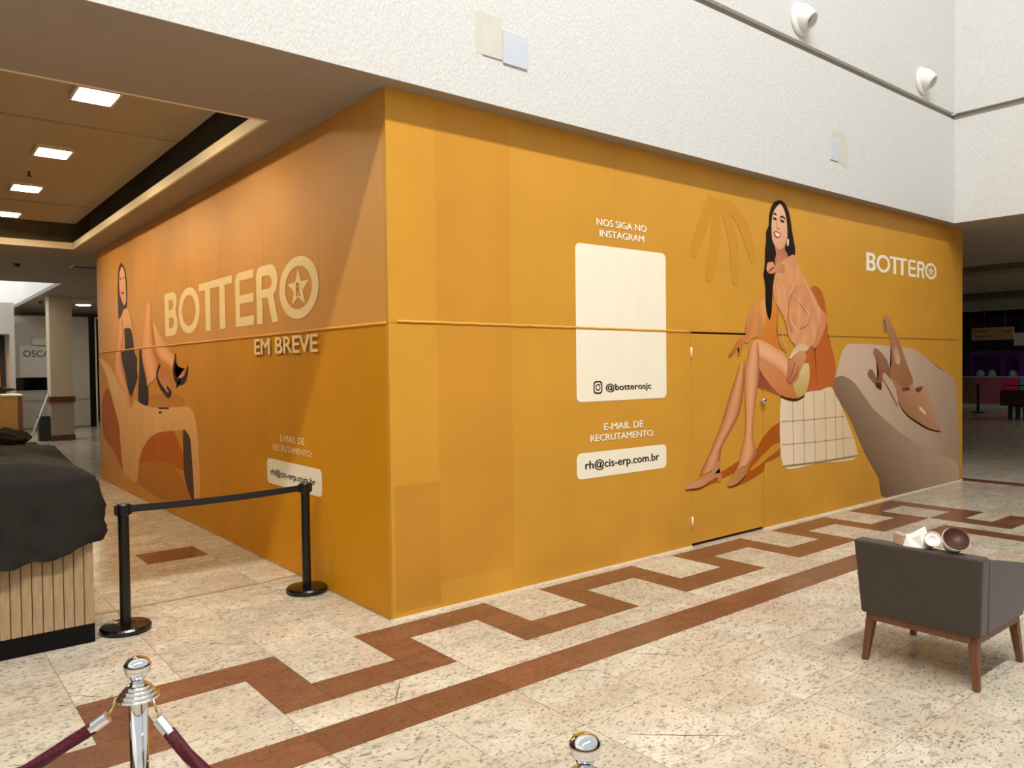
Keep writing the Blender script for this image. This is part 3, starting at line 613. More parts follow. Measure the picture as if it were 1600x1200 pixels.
('strip','printed_leg','printed_reclining_woman','L',5,[(-6.204,2.64),(-6.316,2.585),(-6.389,2.435),(-6.517,2.228),(-6.564,2.015),(-6.521,1.871),(-6.374,1.671),(-6.331,1.544)],[(-6.131,2.635),(-6.022,2.565),(-6.015,2.414),(-6.007,2.263),(-5.943,2.11),(-5.938,1.987),(-5.787,1.875),(-5.778,1.686)],(224,148,90),(244,180,122),(206,122,66)),
('strip','printed_leg','printed_reclining_woman','L',6,[(-5.999,2.358),(-5.941,2.137),(-5.878,1.985),(-5.641,1.867),(-5.407,1.825),(-5.105,1.739),(-5.053,1.611)],[(-5.908,2.354),(-5.66,2.234),(-5.433,2.094),(-5.256,1.998),(-5.03,1.916),(-4.918,1.801),(-4.648,1.768)],(208,126,74),(248,186,130),(222,152,96)),
('poly','printed_foot','printed_reclining_woman','L',5,[(-5.704,1.809),(-5.275,1.746),(-5.186,1.553),(-5.298,1.447),(-5.509,1.488),(-5.777,1.607)],(218,150,90),(200,126,62),(0,1)),
('poly','printed_foot','printed_reclining_woman','L',6,[(-5.085,1.877),(-4.769,1.801),(-4.657,1.772),(-4.674,1.673),(-4.83,1.629),(-5.027,1.643)],(222,152,92),(204,130,66),(0,1)),
('line','printed_shoe_strap','printed_reclining_woman','L',8,[(-5.658,1.827),(-5.794,1.747),(-5.829,1.669),(-5.696,1.562),(-5.498,1.485),(-5.373,1.445),(-5.234,1.475),(-5.397,1.547)],0.075,(70,36,26)),
('line','printed_shoe_strap','printed_reclining_woman','L',8,[(-4.994,1.948),(-5.019,1.876),(-5.089,1.76),(-5.026,1.65),(-4.86,1.615),(-4.676,1.647),(-4.586,1.715),(-4.525,1.796)],0.085,(60,32,24)),
('line','printed_shoe_heel','printed_reclining_woman','L',8,[(-4.83,1.626),(-5.008,1.552)],0.05,(70,36,26)),
('poly','printed_pedestal','printed_reclining_woman','L',4,[(-6.13,1.429),(-4.843,1.456),(-4.732,1.328),(-6.277,1.277)],(206,140,58),(196,128,46),(0,1)),
('line','printed_chair_mark','printed_chair_picture','L',3,[(-5.798,1.218),(-5.651,1.223)],0.03,(80,50,24)),
('line','printed_chair_mark','printed_chair_picture','L',3,[(-5.804,1.273),(-5.332,1.287)],0.028,(90,40,30))
]
def put_col(me, fn):
    ca = me.color_attributes.new('Col', 'FLOAT_COLOR', 'POINT')
    for v in me.vertices: ca.data[v.index].color = fn(v.index, v.co)
def mixc(a, b, t): return tuple(a[i]+(b[i]-a[i])*t for i in range(3))+(1,)
def uz(face, co): return (co.x if face == 'R' else -co.y, co.z)
def resample(pts, n):
    ds = [0]
    for a, b in zip(pts, pts[1:]): ds.append(ds[-1]+math.hypot(b[0]-a[0], b[1]-a[1]))
    # smooth curve through the points (Catmull-Rom)
    out = []
    for k in range(n):
        t = ds[-1]*k/(n-1); i = 0
        while i < len(ds)-2 and ds[i+1] < t: i += 1
        f = (t-ds[i])/max(1e-6, ds[i+1]-ds[i]); p1, p2 = pts[i], pts[i+1]; p0 = pts[max(i-1, 0)]; p3 = pts[min(i+2, len(pts)-1)]
        out.append(tuple(0.5*(2*p1[j]+(p2[j]-p0[j])*f+(2*p0[j]-5*p1[j]+4*p2[j]-p3[j])*f*f+(3*p1[j]-p0[j]-3*p2[j]+p3[j])*f**3) for j in (0, 1)))
    return out
def P3(face, u, z, off): return (u, -off, z) if face == 'R' else (-off, -u, z)
def orient(bm, face):
    want = Vector((0, -1, 0)) if face == 'R' else Vector((-1, 0, 0))
    for f in bm.faces:
        f.normal_update()
        if f.normal.dot(want) < 0: f.normal_flip()
made = {}
for D in DECALS:
    kind, name, par, face, lay = D[:5]; off = .0012+.0004*lay
    parent = hoard if par == '' else made[par]
    bm = bmesh.new()
    if kind == 'poly':
        pts, c0, c1, g = D[5:]
        # round the traced outline a little
        sm = []
        n = len(pts)
        for i in range(n):
            p0, p1, p2, p3 = pts[i-1], pts[i], pts[(i+1) % n], pts[(i+2) % n]
            for f in (0, .25, .5, .75):
                sm.append(tuple(0.5*(2*p1[j]+(p2[j]-p0[j])*f*.6+(-(p2[j]-p0[j])*1.2-(p3[j]-p1[j])*.6+6*(p2[j]-p1[j]))*f*f+((p2[j]-p0[j])*.6+(p3[j]-p1[j])*.6-4*(p2[j]-p1[j]))*f**3) for j in (0, 1)))
        vs = [bm.verts.new(P3(face, u, z, off)) for u, z in sm]
        bm.faces.new(vs); bmesh.ops.triangulate(bm, faces=bm.faces[:])
        us = [q[0] for q in pts]; zs = [q[1] for q in pts]
        st = max(.06, (max(zs)-min(zs))/10)
        k = min(zs)+st
        while k < max(zs):
            bmesh.ops.bisect_plane(bm, geom=bm.verts[:]+bm.edges[:]+bm.faces[:], plane_co=P3(face, us[0], k, off), plane_no=(0, 0, 1)); k += st
        rough_print = any(k in name for k in ('blouse', 'sleeve', 'stone', 'block_face', 'hair', 'palm', 'chair_picture', 'bench'))
        if rough_print:
            su = st*.5; k = min(us)+su
            while k < max(us):
                bmesh.ops.bisect_plane(bm, geom=bm.verts[:]+bm.edges[:]+bm.faces[:], plane_co=P3(face, k, 0, off), plane_no=(1, 0, 0) if face == 'R' else (0, 1, 0)); k += su
        ln = math.hypot(*g); g = (g[0]/ln, g[1]/ln)
        pr = [u*g[0]+z*g[1] for u, z in pts]; lo, hi = min(pr), max(pr)
        A, B = lin(c0), lin(c1)
        # gradient runs against g: c0 where g points away from, c1 where g points to
        fn = lambda i, co, A=A, B=B, g=g, lo=lo, hi=hi, face=face: mixc(A, B, max(0, min(1, ((uz(face, co)[0]*g[0]+uz(face, co)[1]*g[1])-lo)/(hi-lo+1e-6))))
    elif kind == 'strip':
        l, r, e, mcol, e2 = D[5:]
        N = 26; K = 6; a = resample(l, N); b = resample(r, N); grid = []; cols = []
        for i in range(N):
            row = []
            for k in range(K+1):
                t = k/K; row.append(bm.verts.new(P3(face, a[i][0]+(b[i][0]-a[i][0])*t, a[i][1]+(b[i][1]-a[i][1])*t, off)))
                s = math.sin(PI*t)**.8 if t < .5 else math.sin(PI*t)
                cols.append(mixc(lin(e) if t < .5 else lin(e2), lin(mcol), s))
            grid.append(row)
        for i in range(N-1):
            for k in range(K): bm.faces.new((grid[i][k], grid[i][k+1], grid[i+1][k+1], grid[i+1][k]))
        fn = lambda i, co, cols=cols: cols[i]
    else:
        pts, w, c = D[5:]
        q = resample(pts, max(6, 6*(len(pts)-1))) if len(pts) > 2 else resample(pts, 4); row = []
        for i, (u, z) in enumerate(q):
            a, b = q[max(i-1, 0)], q[min(i+1, len(q)-1)]; dx, dz = b[0]-a[0], b[1]-a[1]; ll = math.hypot(dx, dz)+1e-9
            ww = w/2*(0.55+0.45*math.sin(PI*(i+.5)/len(q))) if 'joint' not in name else w/2
            row.append((bm.verts.new(P3(face, u-dz/ll*ww, z+dx/ll*ww, off)), bm.verts.new(P3(face, u+dz/ll*ww, z-dx/ll*ww, off))))
        for (a, b), (c2, d) in zip(row, row[1:]): bm.faces.new((a, b, d, c2))
        fn = lambda i, co, c=c: lin(c)
    orient(bm, face)
    if kind == 'poly' and rough_print:
        amp = .22 if ('blouse' in name or 'sleeve' in name) else .07
        fr_ = 9 if amp > .2 else 3.5
        fn = lambda i, co, fn=fn, amp=amp, fr_=fr_, face=face: tuple(c*(1+amp*noise.noise(Vector((uz(face, co)[0]*fr_, uz(face, co)[1]*fr_*.6, 2)))) for c in fn(i, co)[:3])+(1,)
    me = bpy.data.meshes.new(name); bm.to_mesh(me); bm.free(); put_col(me, fn)
    o = obj(name, me, M_print, parent)
    if par == '': made[name] = o

# lettering
def text_bm(body, off=0.0):
    cu = bpy.data.curves.new('txt', 'FONT'); cu.body = body; cu.size = 1; cu.offset = off; cu.resolution_u = 3; cu.fill_mode = 'FRONT'
    o = bpy.data.objects.new('txt', cu); COL.objects.link(o)
    bpy.context.view_layer.update()
    me = bpy.data.meshes.new_from_object(o.evaluated_get(bpy.context.evaluated_depsgraph_get()))
    bpy.data.objects.remove(o); bpy.data.curves.remove(cu)
    return me
def text(face, body, u0, u1, z0, z1, m, off, parent, bold=0.0028, nm='printed_text'):
    me = text_bm(body)
    xs = [v.co.x for v in me.vertices]; ys = [v.co.y for v in me.vertices]
    ax, bx, ay, by = min(xs), max(xs), min(ys), max(ys)
    for v in me.vertices:
        u = u0+(v.co.x-ax)/(bx-ax)*(u1-u0); z = z0+(v.co.y-ay)/(by-ay)*(z1-z0); v.co = P3(face, u, z, off)
    bm = bmesh.new(); bm.from_mesh(me); orient(bm, face); bpy.data.meshes.remove(me)
    if bold:      # heavier strokes: the outline is inked three times, a hair apart
        g0 = bm.verts[:]+bm.edges[:]+bm.faces[:]
        for k, du, dz in ((1, -bold, bold*.4), (2, bold, -bold*.4)):
            r = bmesh.ops.duplicate(bm, geom=g0)
            for v in r['geom']:
                if isinstance(v, bmesh.types.BMVert): v.co += Vector(P3(face, du, dz, .0004*k))
    nw = len(body.split(' '))
    if nw == 1: return obj(nm, bm, m, parent)
    sp = sorted((min(uz(face, v.co)[0] for v in f.verts), max(uz(face, v.co)[0] for v in f.verts)) for f in bm.faces)
    gaps = []; hi = sp[0][1]
    for a, b in sp:
        if a > hi: gaps.append((a-hi, (a+hi)/2))
        hi = max(hi, b)
    cut = sorted(g[1] for g in sorted(gaps)[::-1][:nw-1])
    for k in range(nw):
        b2 = bm.copy()
        idx = lambda f: sum(1 for c in cut if uz(face, f.calc_center_median())[0] > c)
        bmesh.ops.delete(b2, geom=[f for f in b2.faces if idx(f) != k], context='FACES')
        o = obj(nm, b2, m, parent)
    bm.free(); return o

def letter(face, outer, holes, u0, z0, sx, sz, off, m, nm):
    """filled outline with holes, via triangle_fill on edge loops"""
    bm = bmesh.new(); es = []
    for loop in [outer]+holes:
        vs = [bm.verts.new(P3(face, u0+a*sx, z0+b*sz, off)) for a, b in loop]
        for i in range(len(vs)): es.append(bm.edges.new((vs[i], vs[(i+1) % len(vs)])))
    bmesh.ops.triangle_fill(bm, edges=es, use_beauty=True)
    orient(bm, face)
    return obj(nm, bm, m, hoard)
def arc(cx, cy, rx, ry, a0, a1, n=10): return [(cx+rx*math.cos(math.radians(a0+(a1-a0)*i/n)), cy+ry*math.sin(math.radians(a0+(a1-a0)*i/n))) for i in range(n+1)]
def ell(cx, cy, rx, ry, n=48): return arc(cx, cy, rx, ry, 0, 360*(n-1)/n, n-1)
def rr(x0, x1, y0, y1, r, n=5, rx=None):
    rx = rx or r
    return arc(x1-rx, y1-r, rx, r, 90, 0, n)+arc(x1-rx, y0+r, rx, r, 0, -90, n)+arc(x0+rx, y0+r, rx, r, -90, -180, n)+arc(x0+rx, y1-r, rx, r, 180, 90, n)
def bottero(face, u0, z0, s, sz, off):
    G = lambda o, h, n='logo_letter': letter(face, o, h, u0, z0, s, sz, off, M_ink_cream if face == 'L' else M_ink_white, n)
    G([(0, 0), (0, 1)]+arc(.62, .78, .36, .22, 90, -50, 8)+[(.90, .53)]+arc(.66, .27, .36, .27, 50, -90, 8), [[(.33, .18), (.60, .18)]+arc(.62, .3, .1, .11, -60, 60, 5)+[(.60, .42), (.33, .42)], [(.33, .60), (.58, .60)]+arc(.60, .715, .1, .1, -60, 60, 5)+[(.58, .83), (.33, .83)]])
    G(ell(1.86, .5, .763, .5), [ell(1.86, .5, .483, .335)])
    G([(2.585, .85), (2.985, .85), (2.985, 0), (3.31, 0), (3.31, .85), (3.86, .85), (3.86, 0), (4.18, 0), (4.18, .85), (4.6, .85), (4.6, 1), (2.585, 1)], [])
    G([(4.755, 0), (5.68, 0), (5.68, .17), (5.0, .17), (5.0, .42), (5.68, .42), (5.68, .575), (5.0, .575), (5.0, .85), (5.68, .85), (5.68, 1)]+arc(4.95, .82, .195, .18, 90, 180, 6), [])
    G([(5.826, 0), (6.1, 0), (6.1, .44), (6.34, .44), (6.53, 0), (6.8, 0), (6.60, .47)]+arc(6.45, .72, .35, .28, -50, 90, 10)+arc(6.02, .82, .19, .18, 90, 180, 6), [[(6.09, .59), (6.38, .59)]+arc(6.38, .7, .16, .11, -80, 80, 6)+[(6.38, .82), (6.09, .82)]])
    G(ell(7.62, .5, .76, .5), [ell(7.62, .5, .52, .345)])
    st = []
    for i in range(10):
        a = math.radians(90+36*i); r = 1 if i % 2 == 0 else .42
        st.append((7.62+.43*r*math.cos(a), .485+.32*r*math.sin(a)))
    G(st, [], 'logo_star')
    if face == 'L': text('L', 'R', u0+7.55*s, u0+7.70*s, z0+.36*sz, z0+.58*sz, M_ink_orange, off+.0006, hoard, .004, 'logo_star_letter')
    else: text('R', 'R', u0+7.56*s, u0+7.68*s, z0+.38*sz, z0+.56*sz, M_ink_orange, off+.0006, hoard, .004, 'logo_star_letter')
bottero('L', -5.414, 2.165, .518, .518, .003)
bottero('R', 6.686, 2.873, .2387, .224, .003)
text('L', 'EM BREVE', -2.438, -1.095, 1.885, 2.025, M_ink_cream, .014, hoard, .008)
text('L', 'E-MAIL DE', -1.90, -1.394, 1.119, 1.174, M_ink_cream, .003, hoard)
text('L', 'RECRUTAMENTO:', -2.065, -1.255, 1.028, 1.08, M_ink_cream, .003, hoard)
text('R', 'NOS SIGA NO', 2.022, 2.65, 2.935, 2.994, M_ink_white, .003, hoard)
text('R', 'INSTAGRAM', 2.057, 2.617, 2.843, 2.901, M_ink_white, .003, hoard)
text('R', 'E-MAIL DE', 2.089, 2.587, 1.192, 1.251, M_ink_white, .003, hoard)
text('R', 'RECRUTAMENTO:', 1.925, 2.735, 1.103, 1.16, M_ink_white, .003, hoard)
def card(face, u0, u1, z0, z1, r=.05):
    bm = bmesh.new(); bm.faces.new([bm.verts.new(P3(face, a, b, .0022)) for a, b in rr(u0, u1, z0, z1, r)])
    orient(bm, face); return obj('printed_card', bm, M_ink_white, hoard)
c1 = card('R', 1.768, 2.914, 1.443, 2.767)
text('R', '@botterosjc', 2.115, 2.70, 1.515, 1.59, M_ink_black, .003, c1)
for nm, o, h in (('camera_icon', rr(1.966, 2.073, 1.506, 1.616, .03), [rr(1.979, 2.06, 1.519, 1.603, .022)]), ('camera_icon_lens', ell(2.0195, 1.561, .03, .03, 24), [ell(2.0195, 1.561, .019, .019, 24)]), ('camera_icon_dot', ell(2.047, 1.588, .006, .006, 10), [])):
    k = letter('R', o, h, 0, 0, 1, 1, .003, M_ink_black, nm); k.parent = c1
c2 = card('R', 1.762, 2.905, .797, 1.015)
text('R', 'rh@cis-erp.com.br', 1.862, 2.80, .855, .948, M_ink_black, .003, c2)
c3 = card('L', -2.216, -1.078, .72, .945)
text('L', 'rh@cis-erp.com.br', -2.127, -1.196, .785, .86, M_ink_black, .003, c3)

# ------------------------------------------------------------------ belt barrier
def stanchion(x, y, label, belt=None):
    t = thing('belt_stanchion', label, 'stanchion', (x, y, 0), group='black belt barrier posts')
    obj('base', lathe([(.158, 0), (.16, .006), (.16, .03), (.15, .042), (.06, .05), (0, .05)], 48), M_blackgloss, t, smooth=False)
    obj('pole', lathe([(.034, .045), (.034, .785), (0, .785)], 28), M_black, t, smooth=False)
    hd = obj('belt_head', lathe([(.036, .775), (.043, .782), (.043, .85), (.038, .858), (0, .86)], 28), M_black, t)
    obj('cassette_slot', box(.030, .052, -.018, .018, .785, .85, bev=.004), M_black, hd)
    obj('cassette_slot', box(-.052, -.030, -.018, .018, .785, .85, bev=.004), M_black, hd)
    if belt:
        L = belt[0]-x; dy = belt[1]-y; pts = []
        bm = bmesh.new(); rows = []
        for i in range(25):
            s = i/24; px = .05+(L-.1)*s; py = dy*s; sag = -.012*math.sin(PI*s)
            rows.append([bm.verts.new((px, py+e, .818+sag+h)) for e, h in ((-.0015, -.024), (-.0015, .024), (.0015, .024), (.0015, -.024))])
        for A, B in zip(rows, rows[1:]):
            for k in range(4): bm.faces.new((A[k], A[(k+1) % 4], B[(k+1) % 4], B[k]))
        bm.faces.new(rows[0]); bm.faces.new(rows[-1][::-1]); bmesh.ops.recalc_face_normals(bm, faces=bm.faces)
        obj('belt', bm, M_belt, t)
    return t
stanchion(-1.46, 1.03, 'black belt stanchion beside the slatted kiosk, its belt pulled out', (-.146, 1.075))
stanchion(-.146, 1.075, 'black belt stanchion close to the hoarding corner')

# ------------------------------------------------------------------ chrome rope posts
def rope_post(x, y, label):
    t = thing('rope_post', label, 'rope post', (x, y, 0), group='chrome rope posts')
    obj('base', lathe([(.16, 0), (.16, .012), (.15, .022), (.09, .04), (.04, .055), (.03, .07), (0, .07)], 40), M_chrome, t, smooth=True)
    obj('pole', lathe([(.0245, .06), (.0245, .835), (0, .835)], 32), M_chrome, t, smooth=True)
    obj('collar', lathe([(.024, .822), (.050, .822), (.057, .825), (.057, .829), (.055, .831), (.049, .833), (.049, .839), (.047, .841), (.041, .843), (.041, .849), (.039, .851), (.033, .853), (.033, .858), (.031, .860), (.022, .862), (.019, .868)], 48), M_chrome, t, smooth=False)
    obj('finial', lathe([(.018, .864), (.015, .872), (.019, .878), (.026, .888), (.033, .897), (.0345, .902), (.0335, .904), (.0365, .912), (.035, .922), (.028, .932), (.016, .939), (0, .941)], 40), M_chrome, t, smooth=True)
    return t
PA = Vector((-2.142, -2.283, 0)); PB = Vector((-1.502, -3.432, 0)); PC = Vector((-3.4, -1.75, 0))
rope_post(PA.x, PA.y, 'chrome rope post with ball finial standing on the brown border')
rope_post(PB.x, PB.y, 'chrome rope post at the lower frame edge, only its ball showing')
def rope(a, b, label, hook_r=.06, sag=.4):
    a, b = Vector(a), Vector(b); d = (b-a); d.z = 0; d.normalize()
    t = thing('barrier_rope', label, 'rope', (0, 0, 0), group='burgundy barrier ropes')
    def cat(s):
        p = a.lerp(b, s); p.z = .84-sag*4*s*(1-s); return p
    A = Vector((a.x, a.y, .826))+d*.05; B = Vector((b.x, b.y, .826))-d*.05
    pts = []
    N = 90
    for i in range(N+1):
        s = .085+.83*i/N; pts.append(cat(s))
    obj('rope_body', tube(pts, .0165, 18, twist=.42, lobes=3), M_rope, t, smooth=True)
    for s0, s1, e in ((.058, .09, A), (.942, .91, B)):
        p, q = cat(s0), cat(s1)
        obj('ferrule', tube([p, p.lerp(q, .5), q], .0165, 20), M_alu, t)
        m1 = e.lerp(p, .25); m1.z = e.z+.004; m2 = e.lerp(p, .6); m2.z = (e.z+p.z)/2
        obj('hook', tube([Vector((e.x, e.y, e.z-.012)), e, m1, m2, p], .0032, 8), M_brass, t, smooth=True)
rope(PA, PC, 'burgundy twisted rope running from the chrome post out of frame to the left', sag=.27)
rope(PA, PB, 'burgundy twisted rope hanging from the right of the chrome post', sag=.31)

# ------------------------------------------------------------------ armchair
ch = thing('armchair', 'low taupe upholstered armchair on walnut legs seen from behind', 'armchair', (2.09, -2.73, 0))
# local: back at x=-.34 (faces -x), width in y +-.32
obj('backrest', hexa([(-.335, -.32, .28), (-.225, -.32, .28), (-.225, .32, .28), (-.335, .32, .28)], [(-.375, -.345, .715), (-.27, -.345, .715), (-.27, .345, .715), (-.375, .345, .715)], bev=.016), M_uph, ch, smooth=False)
for s in (-1, 1):
    y0, y1 = (.26, .322) if s > 0 else (-.322, -.26)
    ty0, ty1 = (.275, .345) if s > 0 else (-.345, -.275)
    obj('armrest', hexa([(-.24, y0, .28), (.30, y0, .28), (.30, y1, .28), (-.24, y1, .28)], [(-.285, ty0, .70), (.34, ty0, .575), (.34, ty1, .575), (-.285, ty1, .70)], bev=.016), M_uph, ch)
obj('seat_cushion', box(-.23, .33, -.262, .262, .29, .43, bev=.03, seg=3), M_uph, ch)
fr = bmesh.new()
for bx in ((-.32, -.285, -.27, .27), (.265, .3, -.27, .27), (-.285, .265, .265, .3), (-.285, .265, -.3, -.265)): box(*bx, .242, .284, fr)
obj('frame_rail', fr, M_walnut, ch)
for sx, sy in ((-1, -1), (-1, 1), (1, -1), (1, 1)):
    bx, by = (-.32 if sx < 0 else .31), .30*sy
    tx, ty = (-.285 if sx < 0 else .275), .272*sy
    w0, w1 = .016, .026
    obj('leg', hexa([(bx-w0, by-w0, 0), (bx+w0, by-w0, 0), (bx+w0, by+w0, 0), (bx-w0, by+w0, 0)], [(tx-w1, ty-w1, .283), (tx+w1, ty-w1, .283), (tx+w1, ty+w1, .283), (tx-w1, ty+w1, .283)], bev=.004), M_walnut, ch)
# litter lying on the top of the backrest
TZ = .715
def tiltM(loc, d): return Matrix.Translation(loc) @ Vector(d).to_track_quat('Z', 'Y').to_matrix().to_4x4()
t = thing('paper_cup', 'white paper cup with crushed rim lying on the chair back', 'cup', (1.775, -2.80, TZ))
Mx = tiltM((.0, 0, .05), (-.75, -.5, .42))
obj('cup_body', lathe([(.026, -.07), (.030, -.068), (.041, .03), (.043, .032), (.042, .036), (.039, .03), (.028, -.06), (0, -.06)], 28, M=Mx), M_paper, t, smooth=True)
obj('cup_lid', lathe([(.04, .018), (.034, .028), (.018, .018), (.0, .014)], 28, M=Mx), M_paper, t, smooth=True)
obj('cup_sleeve', lathe([(.0275, -.069), (.034, -.03), (.0345, -.028), (.0295, -.069)], 24, M=Mx), M_choc, t)
t = thing('paper_bowl', 'round white paper bowl with brown liner tipped on the chair back', 'bowl', (1.775, -2.92, TZ))
Mx = tiltM((0.0, 0, .066), (-.55, -.45, .6))
obj('bowl_body', lathe([(0, -.06), (.045, -.06), (.066, .018), (.069, .02), (.067, .024), (.062, .016), (.042, -.052), (0, -.052)], 32, M=Mx), M_paper, t, smooth=True)
obj('liner', lathe([(.0655, .022), (.0645, .03), (.058, .012), (.04, -.03), (0, -.035)], 32, M=Mx), M_choc, t, smooth=True)
obj('liner_fold', lathe([(.045, -.01), (.04, .012), (.033, .006), (.03, -.02)], 24, M=Mx @ Matrix.Translation((.008, -.006, 0))), M_choc, t, smooth=True)
t = thing('napkin', 'crumpled white paper napkin with a raised point on the chair back', 'napkin', (1.80, -2.705, TZ))
bm = bmesh.new()
ring = [(-.05, .075, 0), (0, .085, .002), (.05, .03, .002), (.05, -.05, .0), (.01, -.085, .002), (-.04, -.06, 0), (-.055, 0, 0)]
mid = [(-.03, .05, .06), (0, .055, .058), (.03, .02, .055), (.03, -.03, .075), (0, -.06, .085), (-.03, -.035, .07), (-.035, .01, .045)]
a = [bm.verts.new(v) for v in ring]; b = [bm.verts.new(v) for v in mid]; tp = bm.verts.new((.0, -.05, .118)); t2 = bm.verts.new((-.005, .03, .062))
for i in range(7): j = (i+1) % 7; bm.faces.new((a[i], a[j], b[j], b[i]))
for i in range(7):
    j = (i+1) % 7; bm.faces.new((b[i], b[j], tp if i in (2, 3, 4, 5) else t2))
bm.faces.new((b[2], t2, tp)); bm.faces.new((b[6], tp, t2)); bm.faces.new(a[::-1])
bmesh.ops.recalc_face_normals(bm, faces=bm.faces)
obj('sheet', bm, M_paper, t)
obj('kraft_wrap', hexa([(-.06, .05, 0), (-.02, .04, 0), (.0, .1, 0), (-.04, .11, 0)], [(-.05, .04, .055), (-.025, .035, .06), (-.005, .1, .07), (-.035, .11, .066)], bev=.004), mat('napkin_kraft', (176, 150, 122), .7), t)

# ------------------------------------------------------------------ slatted kiosk with black cloth
KX0, KX1, KY0, KY1 = -3.9, -1.665, .92, 3.55
kb = thing('kiosk', 'kiosk counter clad in vertical oak slats on a black plinth', 'kiosk', (KX1, KY0, 0))
def kbox(*a, **k): return box(a[0]-KX1, a[1]-KX1, a[2]-KY0, a[3]-KY0, a[4], a[5], **k)
obj('plinth', kbox(KX0+.03, KX1-.0, KY0+.005, KY1, 0, .122), mat('plinth_black', (12, 10, 9), .7, var=.1, spec=.15), kb)
obj('carcass', kbox(KX0+.02, KX1-.02, KY0+.02, KY1, .122, 1.06), M_walnut, kb)
sw = .0572; sm_ = None
n = int((KX1-KX0)/sw)
for i in range(n):
    xa = KX1-(i+1)*sw
    if xa < -2.75: break
    if sm_ is None:
        o = obj('slat', kbox(KX1-sw+.0022, KX1-.0022, KY0, KY0+.02, .122, .98, bev=.003, seg=1), M_slat, kb); sm_ = o.data
    else: o = obj('slat', sm_, parent=kb); o.location.x = -i*sw
sm_ = None
for i in range(int((KY1-KY0-.02)/sw)):
    if sm_ is None:
        o = obj('slat', kbox(KX1-.02, KX1, KY0+.0222, KY0+.02+sw-.0022, .122, .98, bev=.003, seg=1), M_slat, kb); sm_ = o.data
    else: o = obj('slat', sm_, parent=kb); o.location.y = i*sw
# cloth: rings growing out from the top centre and falling over the edges
def cloth(x0, x1, y0, y1, zt, label, hem):
    bm = bmesh.new(); NP = 360; rings = []
    cx, cy = (x0+x1)/2, (y0+y1)/2; hx, hy = (x1-x0)/2, (y1-y0)/2
    def rim(t):    # rounded rectangle, t in 0..1, returns point on unit outline and outward normal
        a = 2*PI*t; c, s = math.cos(a), math.sin(a); p = 60.0
        k = (abs(c)**p+abs(s)**p)**(-1/p); return c*k, s*k
    prof = [(.02, 0), (.15, 0), (.3, 0), (.45, 0), (.6, 0), (.72, 0), (.82, 0), (.89, 0), (.94, 0), (.97, .0), (.99, .004), (1.0, .02), (1.004, .06), (1.008, .12), (1.01, .18), (1.012, .25), (1.014, .32), (1.016, .39), (1.018, .45), (1.02, .5), (1.02, 1.0)]
    for q, (f, dz) in enumerate(prof):
        ring = []
        for i in range(NP):
            u, v = rim(i/NP); x = cx+u*hx*min(f, 1); y = cy+v*hy*min(f, 1)
            nx, ny = u/math.hypot(u, v), v/math.hypot(u, v)
            if abs(u) > abs(v)*1.02: nx, ny = math.copysign(1, u), ny*.15
            elif abs(v) > abs(u)*1.02: nx, ny = nx*.15, math.copysign(1, v)
            out = (f-1)*1.6 if f > 1 else 0
            fold = noise.noise(Vector((x*4.2, y*4.2, .3)))*.03+noise.noise(Vector((x*1.8, y*1.8, 4)))*.03
            drop = min(dz, 1)
            if drop >= 1: z = zt-hem(x, y)
            else: z = zt-drop*hem(x, y)/.52
            if dz == 0:
                z += .012+.085*max(0, noise.noise(Vector((x*1.7+2, y*1.3, 7)))+.35)+.075*(1-abs(noise.noise(Vector((x*2.2+y*2.6, y*1.1, 2))))*2.2)**2*(.3+.7*abs(math.sin(y*2.1+x)))*.7
                z += .03*((y-y0)/(y1-y0))
                e = min(1, (1-f)/.06); z = zt+(z-zt)*(.25+.75*e)+.004
            amp = .02+.055*drop if dz > 0 else 0
            bulge = .085*math.exp(-((x-x1)/.25)**2)*math.exp(-((y-(y0+.5))/.45)**2)*min(1, dz*8)*(1-.45*drop)
            w = amp*(fold*12+.12)+out+.012
            if dz > 0: w += .035*(1-abs(noise.noise(Vector((x*3.2+z*2.6+y, z*3.4-x*1.5, 6))))*2.4)**2*min(1, dz*5)+.02*noise.noise(Vector((x*7, y*7, z*5)))*min(1, dz*4)
            if dz > 0: x += nx*max(.026, w)+bulge*max(0, nx); y += ny*max(.024, w)
            ring.append(bm.verts.new((x, y, z)))
        rings.append(ring)
    c0 = bm.verts.new((cx, cy, zt+.04))
    for i in range(NP): bm.faces.new((c0, rings[0][i], rings[0][(i+1) % NP]))
    for A, B in zip(rings, rings[1:]):
        for i in range(NP): j = (i+1) % NP; bm.faces.new((A[i], B[i], B[j], A[j]))
    bmesh.ops.recalc_face_normals(bm, faces=bm.faces)
    o = obj('cover_cloth', bm, M_cloth, smooth=True)
    tag(o, label, 'cloth'); return o
cloth(KX0, KX1, KY0, 3.0, 1.085, 'black cloth draped over the slatted kiosk, hanging in folds', lambda x, y: .50+.035*noise.noise(Vector((x*3.1, y*3.1, 9)))-(.03 if x > -1.8 else 0)+.03*math.sin(x*5)+.03*noise.noise(Vector((x*9, y*9, 1))))
bx = thing('display_box', 'tan box with a white rim standing on the kiosk behind the cloth', 'box', (-2.2, 3.2, 1.06))
obj('box_body', box(-.6, .415, -.12, .3, 0, .485, bev=.004), M_kraft, bx); obj('rim', box(-.605, .42, -.125, .305, .485, .5, bev=.003), M_paper, bx)
obj('edge_band', box(.385, .418, -.124, .303, 0, .484), M_walnut, bx)
